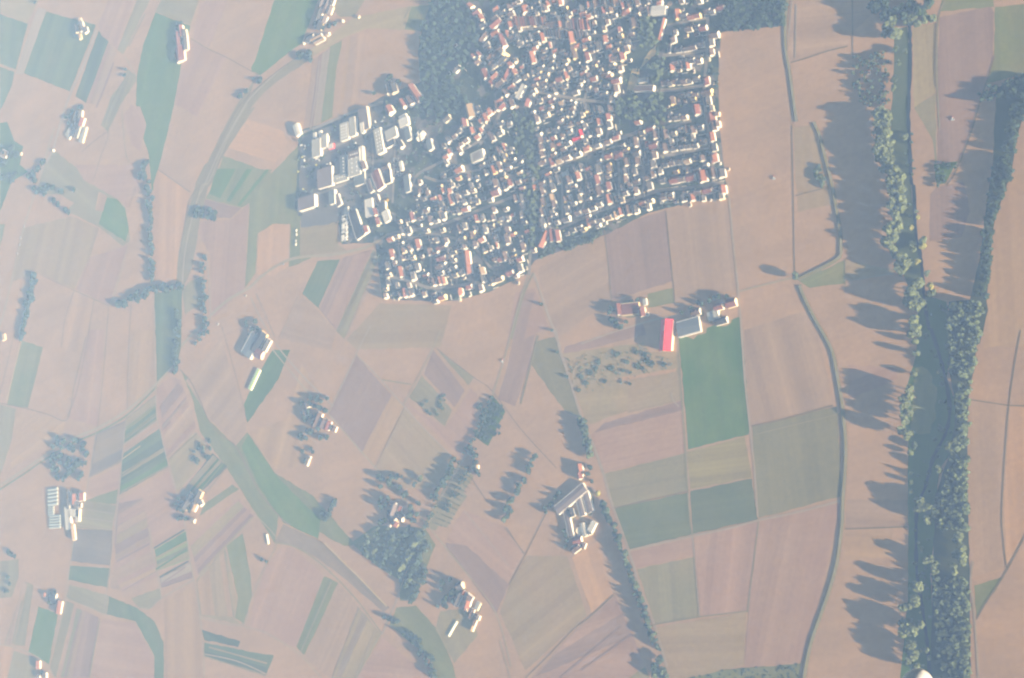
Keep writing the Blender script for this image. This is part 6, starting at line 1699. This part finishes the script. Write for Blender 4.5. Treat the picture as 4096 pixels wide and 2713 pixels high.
for x, y, c in ((402, 565, 'white'), (404, 600, 'white'), (398, 655, 'silver'), (398, 685, 'white')):
    car(*cr('11', x, y), 92, c, "parked on the lane beside the green strip", "vans on the green strip lane", "van")
random.seed(11)
for i in range(46):   # the car dealer's yard
    x = 1580 + (i % 5) * 34 + random.uniform(-5, 5); y = 975 + (i // 5) * 34 + random.uniform(-6, 6)
    if 1670 < x < 1735 and y < 1165: continue
    car(1180 + x / 4, 392 + y / 4, random.choice((15, 105, 105)), random.choices(['white', 'silver', 'black', 'blue', 'red'], (5, 4, 2, 1, 1))[0], "in the dealer's yard", "cars in the dealer's yard", random.choice(("car", "car", "car", "van")))
for i in range(17):   # trailer park
    for k, xx in enumerate((786, 838)):
        y = 325 + i * 24 + random.uniform(-3, 3)
        if random.random() < .12: continue
        car(1180 + (xx - i * .8) / 4 + random.uniform(-1, 1), 784 + y / 4, 20 if k == 0 else 100 if i % 3 == 0 else 20, random.choice(('white', 'white', 'silver')), f"in the {'left' if k == 0 else 'right'} file of the trailer park", "caravans in the trailer park", "caravan")
for i in range(12):
    car(1180 + (885 + random.uniform(-14, 14)) / 4, 784 + (210 + i * 26) / 4, 20, random.choice(('silver', 'black', 'white')), "beside the long dark warehouse", "cars by the dark warehouse")
for x, y in ((1412, 95), (1430, 90), (1446, 86), (1478, 72), (1494, 68), (1480, 186)):
    car(1180 + x / 4, 784 + y / 4, 105, 'yellow', "by the grey workshop", "yellow vans by the grey workshop", "van")
for x, y, c in ((165, 770, 'white'), (168, 820, 'white'), (108, 760, 'white'), (150, 935, 'silver'), (155, 1000, 'white'), (125, 1095, 'silver'), (165, 1100, 'white'), (570, 1050, 'white'), (520, 1060, 'silver'), (400, 1130, 'silver'), (355, 980, 'white'), (390, 995, 'silver'), (1290, 380, 'white'), (1398, 375, 'silver'), (1185, 430, 'white'), (1265, 470, 'white'), (1430, 300, 'silver'), (1300, 1140, 'white'), (1320, 1150, 'silver'), (975, 730, 'white'), (685, 1270, 'white')):
    car(1180 + x / 4, 392 + y / 4, random.choice((20, 108)), c, "in the factory yards", "vans in the factory yards", "van")

def tractor(px, py, ang, label):
    p = P(px, py, 1); t = empty("tractor", (p.x, p.y, .25), gdir(px, py, ang))
    obj("hood", profile_body("tractor_hood", [(0, .8), (0, 1.6), (2.0, 1.45), (2.2, 1.2), (2.2, .8)], .9, .1), PAINT['red'], t)
    obj("cab", profile_body("tractor_cab", [(-1.3, 1.0), (-1.2, 2.6), (-.1, 2.6), (.1, 1.0)], 1.5, .2), PAINT['white'], t)
    for s in (-1, 1):
        obj("wheel", WHB, TYRE, t, loc=(-.7, s * .95, .85)); obj("wheel", WHS, TYRE, t, loc=(1.6, s * .85, .55))
    obj("harrow", profile_body("tractor_harrow", [(-4.0, .3), (-3.9, .9), (-2.0, .9), (-1.6, .6), (-2.0, .3)], 5.0, .0), PAINT['silver'], t)
    tag(t, label, "tractor")
tractor(*cr('03', 1755, 1015), 85, "tractor with harrow working the mauve field right of the stream")
tractor(*cr('03', 215, 1525), 85, "tractor with harrow in the tan field right of the village")
tractor(*cr('21', 2175, 262), 70, "tractor on the track south of the village exit")

# the tip of the aircraft's own fairing at the lower edge of the view
def fairing():
    v = Dv * FPX + Rv * (3688 - PW / 2) - Uv * (2680 - PH / 2)
    tip = CAM + v.normalized() * 9.0
    ax = (-Uv * 1.0 + Dv * .25 - Rv * .12).normalized()
    u = ax.orthogonal().normalized(); w = ax.cross(u)
    prof = [(0.0, .0), (.006, .03), (.02, .058), (.05, .09), (.10, .12), (.2, .15), (.4, .18), (.8, .20), (1.3, .19), (1.7, .15), (1.95, .08), (2.0, .0)]
    V, F = [], []; n = 32
    for s, r_ in prof:
        for i in range(n):
            a = 2 * math.pi * i / n
            V.append(ax * s + (u * math.cos(a) + w * math.sin(a) * .8) * r_)
    for k in range(len(prof) - 1):
        for i in range(n): F.append((k * n + i, k * n + (i + 1) % n, (k + 1) * n + (i + 1) % n, (k + 1) * n + i))
    root = empty("aircraft_fairing", tip)
    obj("shell", mesh("fairing_shell", V, F, True), mat("aircraft_paint", (.78, .78, .77), .3, .02, .5, spec=.5), root)
    q = ax * 1.0
    W_, G_ = box_vf(-.5, .5, -.02, .02, 0, .5)
    pv_ = [q + ax * (x * 1.0) + w * (y * 1.0) + u * (.15 + z) for x, y, z in W_]
    obj("pylon", mesh("fairing_pylon", pv_, G_), PAINT['silver'], root)
    tag(root, "rounded white tip of an aircraft fairing at the bottom edge", "aircraft part")
fairing()

# ------------------------------------------------------------ the air
vh, fh = box_vf(gx0 - 20, gx1 + 20, gy0 - 20, gy1 + 20, -1.0, CAM.z + 12.0)
HZ = bpy.data.materials.new("haze_air")
HZ.use_nodes = True
nt = HZ.node_tree
for n in list(nt.nodes):
    if n.type == 'BSDF_PRINCIPLED': nt.nodes.remove(n)
pv = nt.nodes.new("ShaderNodeVolumePrincipled")
pv.inputs["Color"].default_value = (*HAZE_COLOR, 1)
pv.inputs["Density"].default_value = HAZE_DENSITY
pv.inputs["Absorption Color"].default_value = (1, 1, 1, 1)
pv.inputs["Anisotropy"].default_value = HAZE_ANISO
outn = [n for n in nt.nodes if n.type == 'OUTPUT_MATERIAL'][0]
nt.links.new(pv.outputs[0], outn.inputs["Volume"])
haze = obj("haze", mesh("haze", vh, fh), HZ)
haze["kind"] = "stuff"
haze["label"] = "thin bluish haze filling the air below the aircraft"
write_labels()
